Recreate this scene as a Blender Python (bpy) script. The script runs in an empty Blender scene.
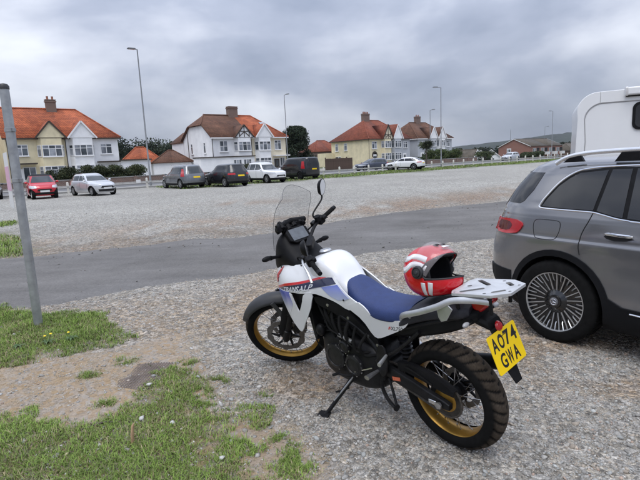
import bpy, bmesh, math, random
import numpy as np
from mathutils import Vector, Matrix, Euler
random.seed(7); rng = np.random.default_rng(11)
SC = bpy.context.scene; COL = SC.collection
R = math.radians; PI = math.pi

# ------------------------------------------------------------------ camera
cam_d = bpy.data.cameras.new('camera'); cam = bpy.data.objects.new('camera', cam_d); COL.objects.link(cam)
cam_d.sensor_width = 36; cam_d.lens = 485 / 640 * 36; cam_d.clip_start = .05; cam_d.clip_end = 9000
cam.matrix_world = Matrix(((.998969, .045408, 0, 0), (-.007472, .164394, -.986366, 0), (-.044789, .985349, .164564, 1.69), (0, 0, 0, 1)))
SC.camera = cam

# ------------------------------------------------------------------ sky: overcast, cloud sheet over a physical sky
SUN_EL, SUN_AZ = 66, 200          # degrees; azimuth of the sun, clockwise from +Y
W = bpy.data.worlds.new('World'); SC.world = W; W.use_nodes = True
nt = W.node_tree; nt.nodes.clear()
def nn(nt, t, **kw):
    n = nt.nodes.new(t)
    for k, v in kw.items():
        if k in n.inputs: n.inputs[k].default_value = v
        else: setattr(n, k, v)
    return n
def mth(nt, op, a, b=None, c=None):
    n = nt.nodes.new('ShaderNodeMath'); n.operation = op
    for i, v in enumerate((a, b, c)):
        if v is None: continue
        if hasattr(v, 'is_linked'): nt.links.new(v, n.inputs[i])
        else: n.inputs[i].default_value = v
    return n.outputs[0]
L = nt.links.new
sky = nn(nt, 'ShaderNodeTexSky', sky_type='NISHITA', sun_disc=False, sun_elevation=R(SUN_EL), sun_rotation=R(SUN_AZ))
tc = nn(nt, 'ShaderNodeTexCoord'); sep = nn(nt, 'ShaderNodeSeparateXYZ'); L(tc.outputs['Generated'], sep.inputs[0])
zc = mth(nt, 'MAXIMUM', sep.outputs[2], 0.0)
cmb = nn(nt, 'ShaderNodeCombineXYZ'); L(sep.outputs[0], cmb.inputs[0]); L(sep.outputs[1], cmb.inputs[1]); L(mth(nt, 'MULTIPLY_ADD', zc, 2.1, 3.7), cmb.inputs[2])
n1 = nn(nt, 'ShaderNodeTexNoise', Scale=2.3, Detail=7.0, Roughness=.5, Distortion=.15); L(cmb.outputs[0], n1.inputs['Vector'])
mp = nn(nt, 'ShaderNodeMapping'); mp.inputs['Location'].default_value = (4.2, 9.1, 0); L(cmb.outputs[0], mp.inputs[0])
n2 = nn(nt, 'ShaderNodeTexNoise', Scale=1.15, Detail=3.0, Roughness=.5); L(mp.outputs[0], n2.inputs['Vector'])
dens = mth(nt, 'ADD', mth(nt, 'MULTIPLY', n1.outputs[0], .66), mth(nt, 'MULTIPLY', n2.outputs[0], .44))
cr = nn(nt, 'ShaderNodeValToRGB'); L(dens, cr.inputs[0])
e = cr.color_ramp.elements
e[0].position = .42; e[0].color = (.75, .785, .87, 1)
e[1].position = .66; e[1].color = (.24, .28, .375, 1)
x = e.new(.49); x.color = (.57, .605, .70, 1)
x = e.new(.565); x.color = (.37, .41, .515, 1)
lum = mth(nt, 'MULTIPLY_ADD', zc, 2.2, .66)       # an overcast dome brightens towards the zenith
vm = nn(nt, 'ShaderNodeVectorMath', operation='SCALE'); L(cr.outputs[0], vm.inputs[0]); L(lum, vm.inputs['Scale'])
sk = nn(nt, 'ShaderNodeVectorMath', operation='SCALE'); L(sky.outputs[0], sk.inputs[0]); sk.inputs['Scale'].default_value = .10
mx = nn(nt, 'ShaderNodeMix', data_type='RGBA'); mx.inputs[0].default_value = .93
L(sk.outputs[0], mx.inputs[6]); L(vm.outputs[0], mx.inputs[7])
bg = nn(nt, 'ShaderNodeBackground', Strength=1.0); L(mx.outputs[2], bg.inputs[0])
wo = nn(nt, 'ShaderNodeOutputWorld'); L(bg.outputs[0], wo.inputs[0])

sd = bpy.data.lights.new('sun', 'SUN'); sd.energy = 1.4; sd.angle = R(40); sd.color = (1, .965, .91)
so = bpy.data.objects.new('sun', sd); COL.objects.link(so)
_a = R(SUN_AZ); _el = R(SUN_EL)
sdir = Vector((math.sin(_a) * math.cos(_el), math.cos(_a) * math.cos(_el), math.sin(_el)))
so.rotation_euler = sdir.to_track_quat('Z', 'Y').to_euler(); so.location = (0, 0, 60)
VS = SC.view_settings; VS.view_transform = 'Standard'; VS.look = 'None'; VS.exposure = 0.28; VS.gamma = 1.0; VS.use_curve_mapping = False

# ------------------------------------------------------------------ materials
MATS = {}
def mat(name, col, rough=.6, metal=0.0, var=.12, vs=6.0, bump=0.0, bs=40.0, coat=0.0, spec=.5, trans=0.0, alpha=1.0, attr=None, ior=None):
    """Principled material with a little noise in its colour and, where asked, fine relief."""
    if name in MATS: return MATS[name]
    m = bpy.data.materials.new(name); m.use_nodes = True; MATS[name] = m
    t = m.node_tree; b = t.nodes['Principled BSDF']
    b.inputs['Roughness'].default_value = rough; b.inputs['Metallic'].default_value = metal
    b.inputs['Specular IOR Level'].default_value = spec
    b.inputs['Coat Weight'].default_value = coat; b.inputs['Coat Roughness'].default_value = .04
    b.inputs['Transmission Weight'].default_value = trans; b.inputs['Alpha'].default_value = alpha
    if ior: b.inputs['IOR'].default_value = ior
    b.inputs['Base Color'].default_value = (*col, 1)
    co = nn(t, 'ShaderNodeTexCoord')
    if var > 0 or attr:
        no = nn(t, 'ShaderNodeTexNoise', Scale=vs, Detail=5.0, Roughness=.6); t.links.new(co.outputs['Object'], no.inputs['Vector'])
        mr = nn(t, 'ShaderNodeMapRange'); t.links.new(no.outputs[0], mr.inputs[0])
        mr.inputs[1].default_value = .3; mr.inputs[2].default_value = .7; mr.inputs[3].default_value = 1 - var; mr.inputs[4].default_value = 1 + var
        sc = nn(t, 'ShaderNodeVectorMath', operation='SCALE'); t.links.new(mr.outputs[0], sc.inputs['Scale'])
        if attr:
            at = nn(t, 'ShaderNodeAttribute', attribute_name=attr); t.links.new(at.outputs['Color'], sc.inputs[0])
        else: sc.inputs[0].default_value = col
        t.links.new(sc.outputs[0], b.inputs['Base Color'])
    if bump > 0:
        nb = nn(t, 'ShaderNodeTexNoise', Scale=bs, Detail=4.0); t.links.new(co.outputs['Object'], nb.inputs['Vector'])
        bp = nn(t, 'ShaderNodeBump', Strength=bump, Distance=.01); t.links.new(nb.outputs[0], bp.inputs['Height']); t.links.new(bp.outputs[0], b.inputs['Normal'])
    return m

# ------------------------------------------------------------------ mesh helpers
class MB:
    def __init__(s): s.v = []; s.f = []; s.m = []; s.mi = 0
    def add(s, vs, fs, mi=None):
        o = len(s.v); s.v += [tuple(p) for p in vs]
        for f in fs: s.f.append([i + o for i in f]); s.m.append(s.mi if mi is None else mi)
        return s
    def box(s, c, d, rz=0.0, rot=None, taper=1.0):
        hx, hy, hz = d[0] / 2, d[1] / 2, d[2] / 2; vs = []
        M = rot if rot is not None else Matrix.Rotation(rz, 3, 'Z')
        for sz in (-1, 1):
            k = taper if sz > 0 else 1
            for sx, sy in ((-1, -1), (1, -1), (1, 1), (-1, 1)):
                vs.append(M @ Vector((sx * hx * k, sy * hy * k, sz * hz)) + Vector(c))
        return s.add(vs, [(3, 2, 1, 0), (4, 5, 6, 7), (0, 1, 5, 4), (1, 2, 6, 5), (2, 3, 7, 6), (3, 0, 4, 7)])
    def prism(s, poly, h, M=None):
        """polygon in local XY extruded 0..h along local Z, placed by the 4x4 M"""
        a = sum(poly[i][0] * poly[(i + 1) % len(poly)][1] - poly[(i + 1) % len(poly)][0] * poly[i][1] for i in range(len(poly)))
        if (a < 0) != (h < 0): poly = poly[::-1]
        n = len(poly); M = M or Matrix.Identity(4)
        vs = [M @ Vector((p[0], p[1], 0)) for p in poly] + [M @ Vector((p[0], p[1], h)) for p in poly]
        fs = [tuple(range(n))[::-1], tuple(range(n, 2 * n))] + [(i, (i + 1) % n, n + (i + 1) % n, n + i) for i in range(n)]
        return s.add(vs, fs)
    def tube(s, pts, r, seg=10, closed=False, cap=True, sq=None):
        pts = [Vector(p) for p in pts]; n = len(pts); rs = r if isinstance(r, (list, tuple)) else [r] * n
        vs = []; up = None
        for i in range(n):
            if closed: t = pts[(i + 1) % n] - pts[i - 1]
            else: t = pts[min(i + 1, n - 1)] - pts[max(i - 1, 0)]
            t = t.normalized() if t.length > 1e-9 else Vector((0, 0, 1))
            if up is None:
                up = Vector((0, 0, 1)) if abs(t.z) < .9 else Vector((1, 0, 0))
            a = t.cross(up)
            if a.length < 1e-6: a = t.orthogonal()
            a.normalize(); b = a.cross(t).normalized(); up = b
            for k in range(seg):
                w = 2 * PI * k / seg + (PI / 4 if seg == 4 else 0)
                x, y = math.cos(w), math.sin(w)
                if sq: x *= sq[0]; y *= sq[1]
                vs.append(pts[i] + (a * x + b * y) * rs[i])
        fs = []
        for i in range(n if closed else n - 1):
            j = (i + 1) % n
            for k in range(seg):
                l = (k + 1) % seg; fs.append((i * seg + l, i * seg + k, j * seg + k, j * seg + l))
        if cap and not closed:
            fs.append(tuple(range(seg))); fs.append(tuple(range((n - 1) * seg, n * seg))[::-1])
        return s.add(vs, fs)
    def lathe(s, prof, o=(0, 0, 0), ax=(0, 0, 1), seg=32, closed=False, cap=True):
        """profile [(radius, height)] turned round ax at o"""
        ax = Vector(ax).normalized(); a = ax.orthogonal().normalized(); b = ax.cross(a); o = Vector(o); vs = []; n = len(prof)
        for r, h in prof:
            for k in range(seg):
                w = 2 * PI * k / seg; vs.append(o + ax * h + (a * math.cos(w) + b * math.sin(w)) * r)
        fs = []
        for i in range(n if closed else n - 1):
            j = (i + 1) % n
            for k in range(seg):
                l = (k + 1) % seg; fs.append((i * seg + k, i * seg + l, j * seg + l, j * seg + k))
        if not closed and cap:
            if prof[0][0] > 1e-5: fs.append(tuple(range(seg))[::-1])
            if prof[-1][0] > 1e-5: fs.append(tuple(range((n - 1) * seg, n * seg)))
        return s.add(vs, fs)
    def ell(s, c, r, seg=16, rings=10, M=None):
        c = Vector(c); vs = []; M = M or Matrix.Identity(3)
        for i in range(rings + 1):
            th = PI * i / rings
            for k in range(seg):
                w = 2 * PI * k / seg
                vs.append(c + M @ Vector((r[0] * math.sin(th) * math.cos(w), r[1] * math.sin(th) * math.sin(w), r[2] * math.cos(th))))
        fs = [(i * seg + k, (i + 1) * seg + k, (i + 1) * seg + (k + 1) % seg, i * seg + (k + 1) % seg) for i in range(rings) for k in range(seg)]
        return s.add(vs, fs)
    def loft(s, secs, closed=True, cap=True):
        n = len(secs[0]); vs = [p for q in secs for p in q]; fs = []
        for i in range(len(secs) - 1):
            for k in range(n if closed else n - 1):
                l = (k + 1) % n; fs.append((i * n + k, i * n + l, (i + 1) * n + l, (i + 1) * n + k))
        if cap and closed: fs.append(tuple(range(n))[::-1]); fs.append(tuple(range((len(secs) - 1) * n, len(secs) * n)))
        return s.add(vs, fs)
    def xf(s, fn): s.v = [tuple(fn(Vector(p))) for p in s.v]; return s
    def build(s, name, m, parent=None, ang=35, bevel=0.0, fix=False, solid=0.0):
        me = bpy.data.meshes.new(name); me.from_pydata(s.v, [], s.f)
        ms = m if isinstance(m, (list, tuple)) else [m]
        for q in ms: me.materials.append(q)
        if len(ms) > 1: me.polygons.foreach_set('material_index', s.m)
        if fix:
            bm = bmesh.new(); bm.from_mesh(me); bmesh.ops.remove_doubles(bm, verts=bm.verts, dist=1e-5); bmesh.ops.recalc_face_normals(bm, faces=bm.faces); bm.to_mesh(me); bm.free()
        me.polygons.foreach_set('use_smooth', [True] * len(me.polygons)); me.set_sharp_from_angle(angle=R(ang)); me.update()
        o = bpy.data.objects.new(name, me); COL.objects.link(o)
        if parent: o.parent = parent
        if solid: md = o.modifiers.new('solid', 'SOLIDIFY'); md.thickness = abs(solid); md.offset = -1 if solid > 0 else 1
        if bevel: md = o.modifiers.new('bevel', 'BEVEL'); md.width = bevel; md.segments = 2; md.limit_method = 'ANGLE'; md.angle_limit = R(40)
        return o
def np_mesh(name, V, F, m, parent=None, col=None, smooth=False):
    """mesh straight from numpy arrays; F is (n,3) or (n,4), col per vertex"""
    me = bpy.data.meshes.new(name); V = np.asarray(V, np.float32); F = np.asarray(F, np.int32); k = F.shape[1]
    me.vertices.add(len(V)); me.vertices.foreach_set('co', V.ravel())
    me.loops.add(F.size); me.loops.foreach_set('vertex_index', F.ravel())
    me.polygons.add(len(F)); me.polygons.foreach_set('loop_start', np.arange(0, F.size, k, dtype=np.int32))
    me.polygons.foreach_set('loop_total', np.full(len(F), k, np.int32))
    if smooth: me.polygons.foreach_set('use_smooth', np.ones(len(F), bool))
    me.update(calc_edges=True)
    if col is not None:
        a = me.color_attributes.new('tint', 'FLOAT_COLOR', 'POINT'); c = np.ones((len(V), 4), np.float32); c[:, :3] = col; a.data.foreach_set('color', c.ravel())
    me.materials.append(m); o = bpy.data.objects.new(name, me); COL.objects.link(o)
    if parent: o.parent = parent
    return o
def tag(o, label=None, cat=None, group=None, kind=None):
    if label: o['label'] = label
    if cat: o['category'] = cat
    if group: o['group'] = group
    if kind: o['kind'] = kind
    return o
def thing(name, label, cat, loc=(0, 0, 0), rz=0.0, group=None, rot=None):
    o = bpy.data.objects.new(name, None); COL.objects.link(o); o.location = loc; o.rotation_euler = rot or (0, 0, rz); o.empty_display_size = .2
    return tag(o, label, cat, group)
def copy_tree(o, parent=None):
    c = o.copy(); COL.objects.link(c); c.parent = parent
    for ch in o.children: copy_tree(ch, c)
    return c
def link_copy(o, name=None, parent=None, M=None):
    c = o.copy(); COL.objects.link(c); c.parent = parent or o.parent
    if M is not None: c.matrix_local = M
    return c
def boolean(o, cutters, op='DIFFERENCE'):
    """cut o with temporary meshes and keep the result as plain mesh"""
    tmp = []; par = o.parent; o.parent = None
    for c in cutters:
        md = o.modifiers.new('b', 'BOOLEAN'); md.operation = op; md.solver = 'EXACT'; md.object = c
        try: md.material_mode = 'TRANSFER'
        except Exception: pass
        tmp.append(c)
    dg = bpy.context.evaluated_depsgraph_get(); me = bpy.data.meshes.new_from_object(o.evaluated_get(dg))
    o.parent = par; o.modifiers.clear(); old = o.data; o.data = me; bpy.data.meshes.remove(old)
    for c in tmp: d = c.data; bpy.data.objects.remove(c); bpy.data.meshes.remove(d)
    return o
def text_mesh(txt, size, depth=.001, offset=0.0, sx=1.0, shear=0.0):
    cu = bpy.data.curves.new('t', 'FONT'); cu.body = txt; cu.size = size; cu.extrude = depth; cu.offset = offset; cu.align_x = 'CENTER'; cu.align_y = 'CENTER'; cu.shear = shear; cu.resolution_u = 3
    ob = bpy.data.objects.new('t', cu); COL.objects.link(ob)
    dg = bpy.context.evaluated_depsgraph_get(); me = bpy.data.meshes.new_from_object(ob.evaluated_get(dg)); bpy.data.objects.remove(ob); bpy.data.curves.remove(cu)
    for v in me.vertices: v.co.x *= sx
    return me
def add_text(name, txt, size, m, parent, fn, **kw):
    """lettering as a mesh; fn maps its local point to the parent's space"""
    me = text_mesh(txt, size, **kw)
    for v in me.vertices: v.co = fn(v.co.copy())
    me.materials.clear(); me.materials.append(m); o = bpy.data.objects.new(name, me); COL.objects.link(o); o.parent = parent
    return o
def cut_poly(poly, step):
    """2-D polygon -> (verts, faces) cut into a grid of cells, so that it can follow a curved surface"""
    bm = bmesh.new(); bm.faces.new([bm.verts.new((p[0], p[1], 0)) for p in poly])
    xs = [p[0] for p in poly]; ys = [p[1] for p in poly]
    for ax, lo, hi in ((0, min(xs), max(xs)), (1, min(ys), max(ys))):
        k = int((hi - lo) / step)
        for i in range(1, k + 1):
            c = lo + (hi - lo) * i / (k + 1); no = (1, 0, 0) if ax == 0 else (0, 1, 0)
            bmesh.ops.bisect_plane(bm, geom=bm.verts[:] + bm.edges[:] + bm.faces[:], plane_co=(c, c, 0), plane_no=no)
    bm.normal_update(); bm.verts.index_update()
    flip = sum(f.normal.z * f.calc_area() for f in bm.faces) < 0
    vs = [(v.co.x, v.co.y) for v in bm.verts]; fs = [[v.index for v in f.verts] for f in bm.faces]
    if flip: fs = [f[::-1] for f in fs]
    bm.free(); return vs, fs
def panel(name, poly, fn, m, parent, step=.05, thick=.004, bevel=0.0):
    """sheet following a surface: fn(a, b, t) gives the point t metres proud of it; a real thickness and closed rim"""
    vs, fs = cut_poly(poly, step); n = len(vs); b = MB()
    b.add([fn(a, c, thick) for a, c in vs] + [fn(a, c, -.002) for a, c in vs], fs + [[i + n for i in f][::-1] for f in fs])
    cnt = {}
    for f in fs:
        for i in range(len(f)):
            e_ = (f[i], f[(i + 1) % len(f)]); cnt[e_] = cnt.get(e_, 0) + 1
    b.f += [[e_[1], e_[0], e_[0] + n, e_[1] + n] for e_ in cnt if (e_[1], e_[0]) not in cnt]; b.m += [0] * (len(b.f) - len(b.m))
    return b.build(name, m, parent, ang=40, bevel=bevel, fix=True)
def smooth_poly(poly, it=1):
    """Chaikin corner cutting"""
    for _ in range(it):
        q = []
        for i in range(len(poly)):
            a, b = poly[i], poly[(i + 1) % len(poly)]
            q += [(a[0] * .78 + b[0] * .22, a[1] * .78 + b[1] * .22), (a[0] * .22 + b[0] * .78, a[1] * .22 + b[1] * .78)]
        poly = q
    return poly
def spline(pts, n=8):
    """Catmull-Rom through pts"""
    pts = [Vector(p) for p in pts]; out = []
    for i in range(len(pts) - 1):
        a = pts[max(i - 1, 0)]; b = pts[i]; c = pts[i + 1]; d = pts[min(i + 2, len(pts) - 1)]
        for k in range(n):
            t = k / n; out.append(.5 * ((2 * b) + (c - a) * t + (2 * a - 5 * b + 4 * c - d) * t * t + (3 * b - a - 3 * c + d) * t ** 3))
    return out + [pts[-1]]

# ------------------------------------------------------------------ the ground
def vnoise(x, y, s=0):
    xi = np.floor(x).astype(np.int64); yi = np.floor(y).astype(np.int64); fx = x - xi; fy = y - yi
    fx = fx * fx * (3 - 2 * fx); fy = fy * fy * (3 - 2 * fy)
    def hsh(a, b):
        n = (a * 374761393 + b * 668265263 + s * 982451653) & 0x7fffffff; n = ((n ^ (n >> 13)) * 1274126177) & 0x7fffffff
        return ((n ^ (n >> 16)) & 0xffff) / 65535.0
    return (hsh(xi, yi) * (1 - fx) + hsh(xi + 1, yi) * fx) * (1 - fy) + (hsh(xi, yi + 1) * (1 - fx) + hsh(xi + 1, yi + 1) * fx) * fy
def fbm(x, y, s=0, o=4):
    t = 0; a = .5
    for i in range(o): t = t + a * vnoise(x * 2 ** i, y * 2 ** i, s + i); a *= .5
    return t / (1 - .5 ** o)
def sst(a, b, x): t = np.clip((x - a) / (b - a), 0, 1); return t * t * (3 - 2 * t)
def inside(poly, x, y):
    """signed distance to a polygon, positive inside"""
    x = np.asarray(x, float); y = np.asarray(y, float); d = np.full(x.shape, 1e9); c = np.zeros(x.shape, bool); n = len(poly)
    for i in range(n):
        ax, ay = poly[i]; bx, by = poly[(i + 1) % n]; ex, ey = bx - ax, by - ay
        t = np.clip(((x - ax) * ex + (y - ay) * ey) / (ex * ex + ey * ey), 0, 1)
        d = np.minimum(d, np.hypot(x - ax - t * ex, y - ay - t * ey))
        if ay != by: c ^= ((ay > y) != (by > y)) & (x < (bx - ax) * (y - ay) / (by - ay) + ax)
    return np.where(c, d, -d)
GRASS_A = [(-4.09, 5.94), (-3.46, 5.73), (-2.87, 5.64), (-2.48, 5.29), (-2.14, 4.83), (-1.87, 4.58), (-1.96, 4.43), (-2.24, 4.42), (-2.51, 4.37), (-2.72, 4.26), (-2.91, 4.12), (-4.4, 3.9), (-7.5, 3.6), (-8.0, 4.3), (-6.2, 5.0)]
GRASS_B = [(-2.3, 3.17), (-2.12, 3.22), (-1.84, 3.1), (-1.55, 3.05), (-1.41, 3.13), (-1.35, 3.26), (-1.33, 3.41), (-1.26, 3.57), (-1.18, 3.68), (-1.04, 3.6), (-1.02, 3.38), (-.81, 3.29), (-.86, 3.15), (-.64, 3.1), (-.52, 3.01), (-.64, 2.94), (-.64, 2.77), (-.48, 2.7), (-.4, 2.62), (-.48, 2.51), (-.3, 2.2), (-.2, 1.2), (-6.5, 1.2), (-6.0, 3.3)]
GRASS_C = [(-8.9, 13.5), (-7.69, 12.25), (-6.39, 10.4), (-5.97, 9.75), (-7.4, 9.3), (-12, 9), (-13, 13.4)]
GRASS_D = [(-11.4, 17.1), (-10.74, 16.93), (-10.02, 15.9), (-10.24, 15.4), (-14, 15.2), (-15, 17)]
TUFTS = [(-1.96, 3.8, .09), (-1.77, 4.06, .1), (-1.61, 3.29, .08), (-1.19, 3.96, .09), (-.84, 3.6, .09), (-.43, 3.34, .06), (-.9, 3.27, .12), (-.23, 2.55, .1), (-.17, 2.44, .09), (-.72, 3.05, .12), (-1.45, 3.9, .06), (-.3, 2.75, .07)]
# the street runs at 36.5 degrees; the verge and the fence follow it
SA = R(36.5); SDX, SDY = math.cos(SA), math.sin(SA)
def along(u, v, z=0.0):
    """street coordinates: u along the fence, v beyond it"""
    return Vector((u * SDX - v * SDY, 48.8 + u * SDY + v * SDX, z))
def uv_of(x, y): return x * SDX + (y - 48.8) * SDY, -x * SDY + (y - 48.8) * SDX
def gz(x, y):
    """height of the land: level car park, the ground falling away beyond the street on the right"""
    x = np.asarray(x, float); y = np.asarray(y, float); u, v = uv_of(x, y)
    return -2.6 * sst(0, 60, v) * sst(35, 85, u) - 3.0 * sst(120, 500, np.hypot(x, y))
def lines(fine0, fine1, st, lo, hi, grow=1.12):
    a = list(np.arange(fine0, fine1, st)); s = st; p = fine0
    while p > lo: s *= grow; p -= s; a.append(p)
    s = st; p = a[len(np.arange(fine0, fine1, st)) - 1]
    while p < hi: s *= grow; p += s; a.append(p)
    return np.array(sorted(a))
gx = lines(-4.6, 3.2, .05, -3000, 3000); gy = lines(1.2, 7.0, .05, -900, 4500)
GX, GY = np.meshgrid(gx, gy); X = GX.ravel(); Y = GY.ravel()
wob = (fbm(X * 2.3, Y * 2.3, 3) - .5) * .5 + (fbm(X * 9, Y * 9, 9) - .5) * .18
gA = inside(GRASS_A, X, Y) + wob; gB = inside(GRASS_B, X, Y) + wob; gC = inside(GRASS_C, X, Y) + wob * 2; gD = inside(GRASS_D, X, Y) + wob * 2
EARTH = [(-2.9, 4.25), (-2.0, 4.5), (-1.7, 4.75), (-2.3, 5.35), (-1.9, 5.3), (-1.25, 4.6), (-1.05, 4.1), (-.85, 3.75), (-.6, 3.2), (-.2, 2.9), (.0, 2.5), (-.2, 1.2), (-8, 1.2), (-8, 4.6)]
earth = sst(-.12, .25, np.maximum(inside(EARTH, X, Y) + wob * .7, np.maximum(gA, gB)))
grassy = np.maximum.reduce([sst(-.06, .12, g) for g in (gA, gB)] + [sst(-.2, .3, gC), sst(-.2, .3, gD)])
U_, V_ = uv_of(X, Y)
verge = sst(-5.9, -5.2, V_ + (fbm(X * .6, Y * .6, 21) - .5) * 1.2) * (1 - sst(1.0, 1.6, V_)) * sst(-14, -12, U_)
far_grass = sst(30, 34, V_)
n_a = fbm(X * .22, Y * .35, 31); n_b = fbm(X * .9, Y * 1.4, 37); n_c = fbm(X * 3.1, Y * 3.1, 41)
GRAV = np.array([.285, .264, .232]); GREY = np.array([.318, .308, .280]); TAN = np.array([.275, .217, .158]); BROWN = np.array([.232, .178, .130]); SOIL = np.array([.15, .13, .078]); TURF = np.array([.085, .10, .042])
def mixc(a, b, t): return a * (1 - t[:, None]) + b * t[:, None]
C = np.tile(GRAV, (len(X), 1))
C = mixc(C, np.tile(GREY, (len(X), 1)), sst(7, 20, Y))
# brown earth showing through beside the far edge of the tarmac, as in patches over the car park
rv = Y - (13.4 + .72 * X)                                     # distance beyond the road, roughly
band = sst(-2.2, .2, rv) * (1 - sst(2.0, 5.0, rv)) * sst(.36, .62, n_b + .12 * sst(-1, 4, X)) * sst(6, 9, Y)
C = mixc(C, np.tile(BROWN, (len(X), 1)), np.clip(band * .75, 0, .6))
blot = np.exp(-(((X + 4.6) / 1.5) ** 2 + ((Y - 14.1) / 1.1) ** 2)) * .9 + np.exp(-(((X + 3.2) / 2.2) ** 2 + ((Y - 20.8) / 1.1) ** 2)) * .8 + np.exp(-(((X - 4) / 4.5) ** 2 + ((Y - 17.2 - .5 * (X - 4)) / 1.3) ** 2)) * .9
C = mixc(C, np.tile(np.array([.25, .18, .13]), (len(X), 1)), np.clip(blot * sst(.3, .6, n_b), 0, .65))
def brown_patch(x, y): return sst(.46, .64, fbm(x * .9, y * 1.4, 37)) * sst(9, 6, y) * sst(-1.6, -.6, x)
C = mixc(C, np.tile(BROWN * 1.12, (len(X), 1)), .75 * brown_patch(X, Y))
ta, tb = X * math.cos(R(33)) + Y * math.sin(R(33)), -X * math.sin(R(33)) + Y * math.cos(R(33))      # wheel-worn lanes across the car park
C = C * (1 + (.30 * (fbm(ta * .05, tb * .6, 45) - .5) + .16 * (fbm(ta * .12, tb * 1.7, 46) - .5)) * sst(6, 10, Y))[:, None]
C = C * (.86 + .28 * n_a)[:, None]
tanz = sst(.2, .9, sst(7.5, 5.2, Y) * sst(1.5, -1.5, X) * .9) * sst(.35, .6, n_b)
C = mixc(C, np.tile(TAN, (len(X), 1)), np.clip(tanz * .6, 0, 1))
E_ = mixc(np.tile(TAN * 1.08, (len(X), 1)), np.tile(BROWN * 1.1, (len(X), 1)), sst(.48, .72, n_c * .5 + n_b * .5))
C = C * (1 - earth[:, None]) + E_ * earth[:, None]
C = mixc(C, np.tile(SOIL, (len(X), 1)), grassy * .8)
C = mixc(C, np.tile(TURF, (len(X), 1)), np.maximum(verge * .95, far_grass))
C = mixc(C, np.tile(TURF * 1.2, (len(X), 1)), np.clip(sst(-.2, .3, gC) + sst(-.2, .3, gD), 0, 1) * .7)
stony = np.clip(1 - earth * .85 - verge - far_grass - grassy, .06, 1)
Z = gz(X, Y) + (fbm(X * 1.4, Y * 1.4, 51) - .5) * .03 * sst(30, 10, np.hypot(X, Y)) + (n_c - .5) * .016 * sst(9, 5, np.hypot(X, Y)) + grassy * .012 * sst(12, 6, Y)
nx, ny = len(gx), len(gy); ii = (np.arange(ny - 1)[:, None] * nx + np.arange(nx - 1)).ravel()
def ground_z(x, y):
    x = np.asarray(x, float); y = np.asarray(y, float)
    i = np.clip(np.searchsorted(gx, x) - 1, 0, nx - 2); j = np.clip(np.searchsorted(gy, y) - 1, 0, ny - 2)
    fx = (x - gx[i]) / (gx[i + 1] - gx[i]); fy = (y - gy[j]) / (gy[j + 1] - gy[j]); Zg = Z.reshape(ny, nx)
    return (Zg[j, i] * (1 - fx) + Zg[j, i + 1] * fx) * (1 - fy) + (Zg[j + 1, i] * (1 - fx) + Zg[j + 1, i + 1] * fx) * fy
def ground_mat():
    m = bpy.data.materials.new('gravel_and_earth'); m.use_nodes = True; t = m.node_tree; b = t.nodes['Principled BSDF']; l = t.links.new
    b.inputs['Roughness'].default_value = .92; b.inputs['Specular IOR Level'].default_value = .25
    co = nn(t, 'ShaderNodeTexCoord'); at = nn(t, 'ShaderNodeAttribute', attribute_name='tint'); st = nn(t, 'ShaderNodeAttribute', attribute_name='stony')
    hs = []; br = None
    for i, (sc, lo, hi) in enumerate(((21, .62, 1.36), (52, .58, 1.42), (130, .7, 1.3), (3.1, .96, 1.04), (6.5, .93, 1.07))):
        v = nn(t, 'ShaderNodeTexVoronoi', Scale=float(sc)); l(co.outputs['Object'], v.inputs['Vector'])
        s3 = nn(t, 'ShaderNodeSeparateXYZ'); l(v.outputs['Color'], s3.inputs[0])
        r = nn(t, 'ShaderNodeMapRange'); l(s3.outputs[0], r.inputs[0]); r.inputs[3].default_value = lo; r.inputs[4].default_value = hi
        br = r.outputs[0] if br is None else mth(t, 'MULTIPLY', br, r.outputs[0])
        if i < 3: hs.append((v.outputs['Distance'], (.016, .007, .003)[i]))
        if i == 0: hue = s3.outputs[1]
    no = nn(t, 'ShaderNodeTexNoise', Scale=38.0, Detail=6.0, Roughness=.65); l(co.outputs['Object'], no.inputs['Vector'])
    rn = nn(t, 'ShaderNodeMapRange'); l(no.outputs[0], rn.inputs[0]); rn.inputs[1].default_value = .28; rn.inputs[2].default_value = .72; rn.inputs[3].default_value = .72; rn.inputs[4].default_value = 1.28
    mxf = nn(t, 'ShaderNodeMix', data_type='FLOAT'); l(st.outputs['Fac'], mxf.inputs[0]); l(rn.outputs[0], mxf.inputs[2]); l(br, mxf.inputs[3])
    sc = nn(t, 'ShaderNodeVectorMath', operation='SCALE'); l(at.outputs['Color'], sc.inputs[0]); l(mxf.outputs[0], sc.inputs['Scale'])
    hsv = nn(t, 'ShaderNodeHueSaturation'); l(sc.outputs[0], hsv.inputs['Color']); l(mth(t, 'MULTIPLY_ADD', hue, .7, .6), hsv.inputs['Saturation'])
    l(hsv.outputs[0], b.inputs['Base Color'])
    h = mth(t, 'MULTIPLY', mth(t, 'ADD', mth(t, 'ADD', mth(t, 'MULTIPLY', hs[0][0], -.016), mth(t, 'MULTIPLY', hs[1][0], -.01)), mth(t, 'MULTIPLY', hs[2][0], -.004)), st.outputs['Fac'])
    h = mth(t, 'ADD', h, mth(t, 'MULTIPLY', no.outputs[0], .012))
    bp = nn(t, 'ShaderNodeBump', Strength=.9, Distance=1.0); l(h, bp.inputs['Height']); l(bp.outputs[0], b.inputs['Normal'])
    return m
ground = np_mesh('ground', np.stack([X, Y, Z], 1), np.stack([ii, ii + 1, ii + nx + 1, ii + nx], 1), ground_mat(), col=C, smooth=True)
fa = ground.data.attributes.new('stony', 'FLOAT', 'POINT'); fa.data.foreach_set('value', stony.astype(np.float32))
tag(ground, kind='structure')

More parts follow.
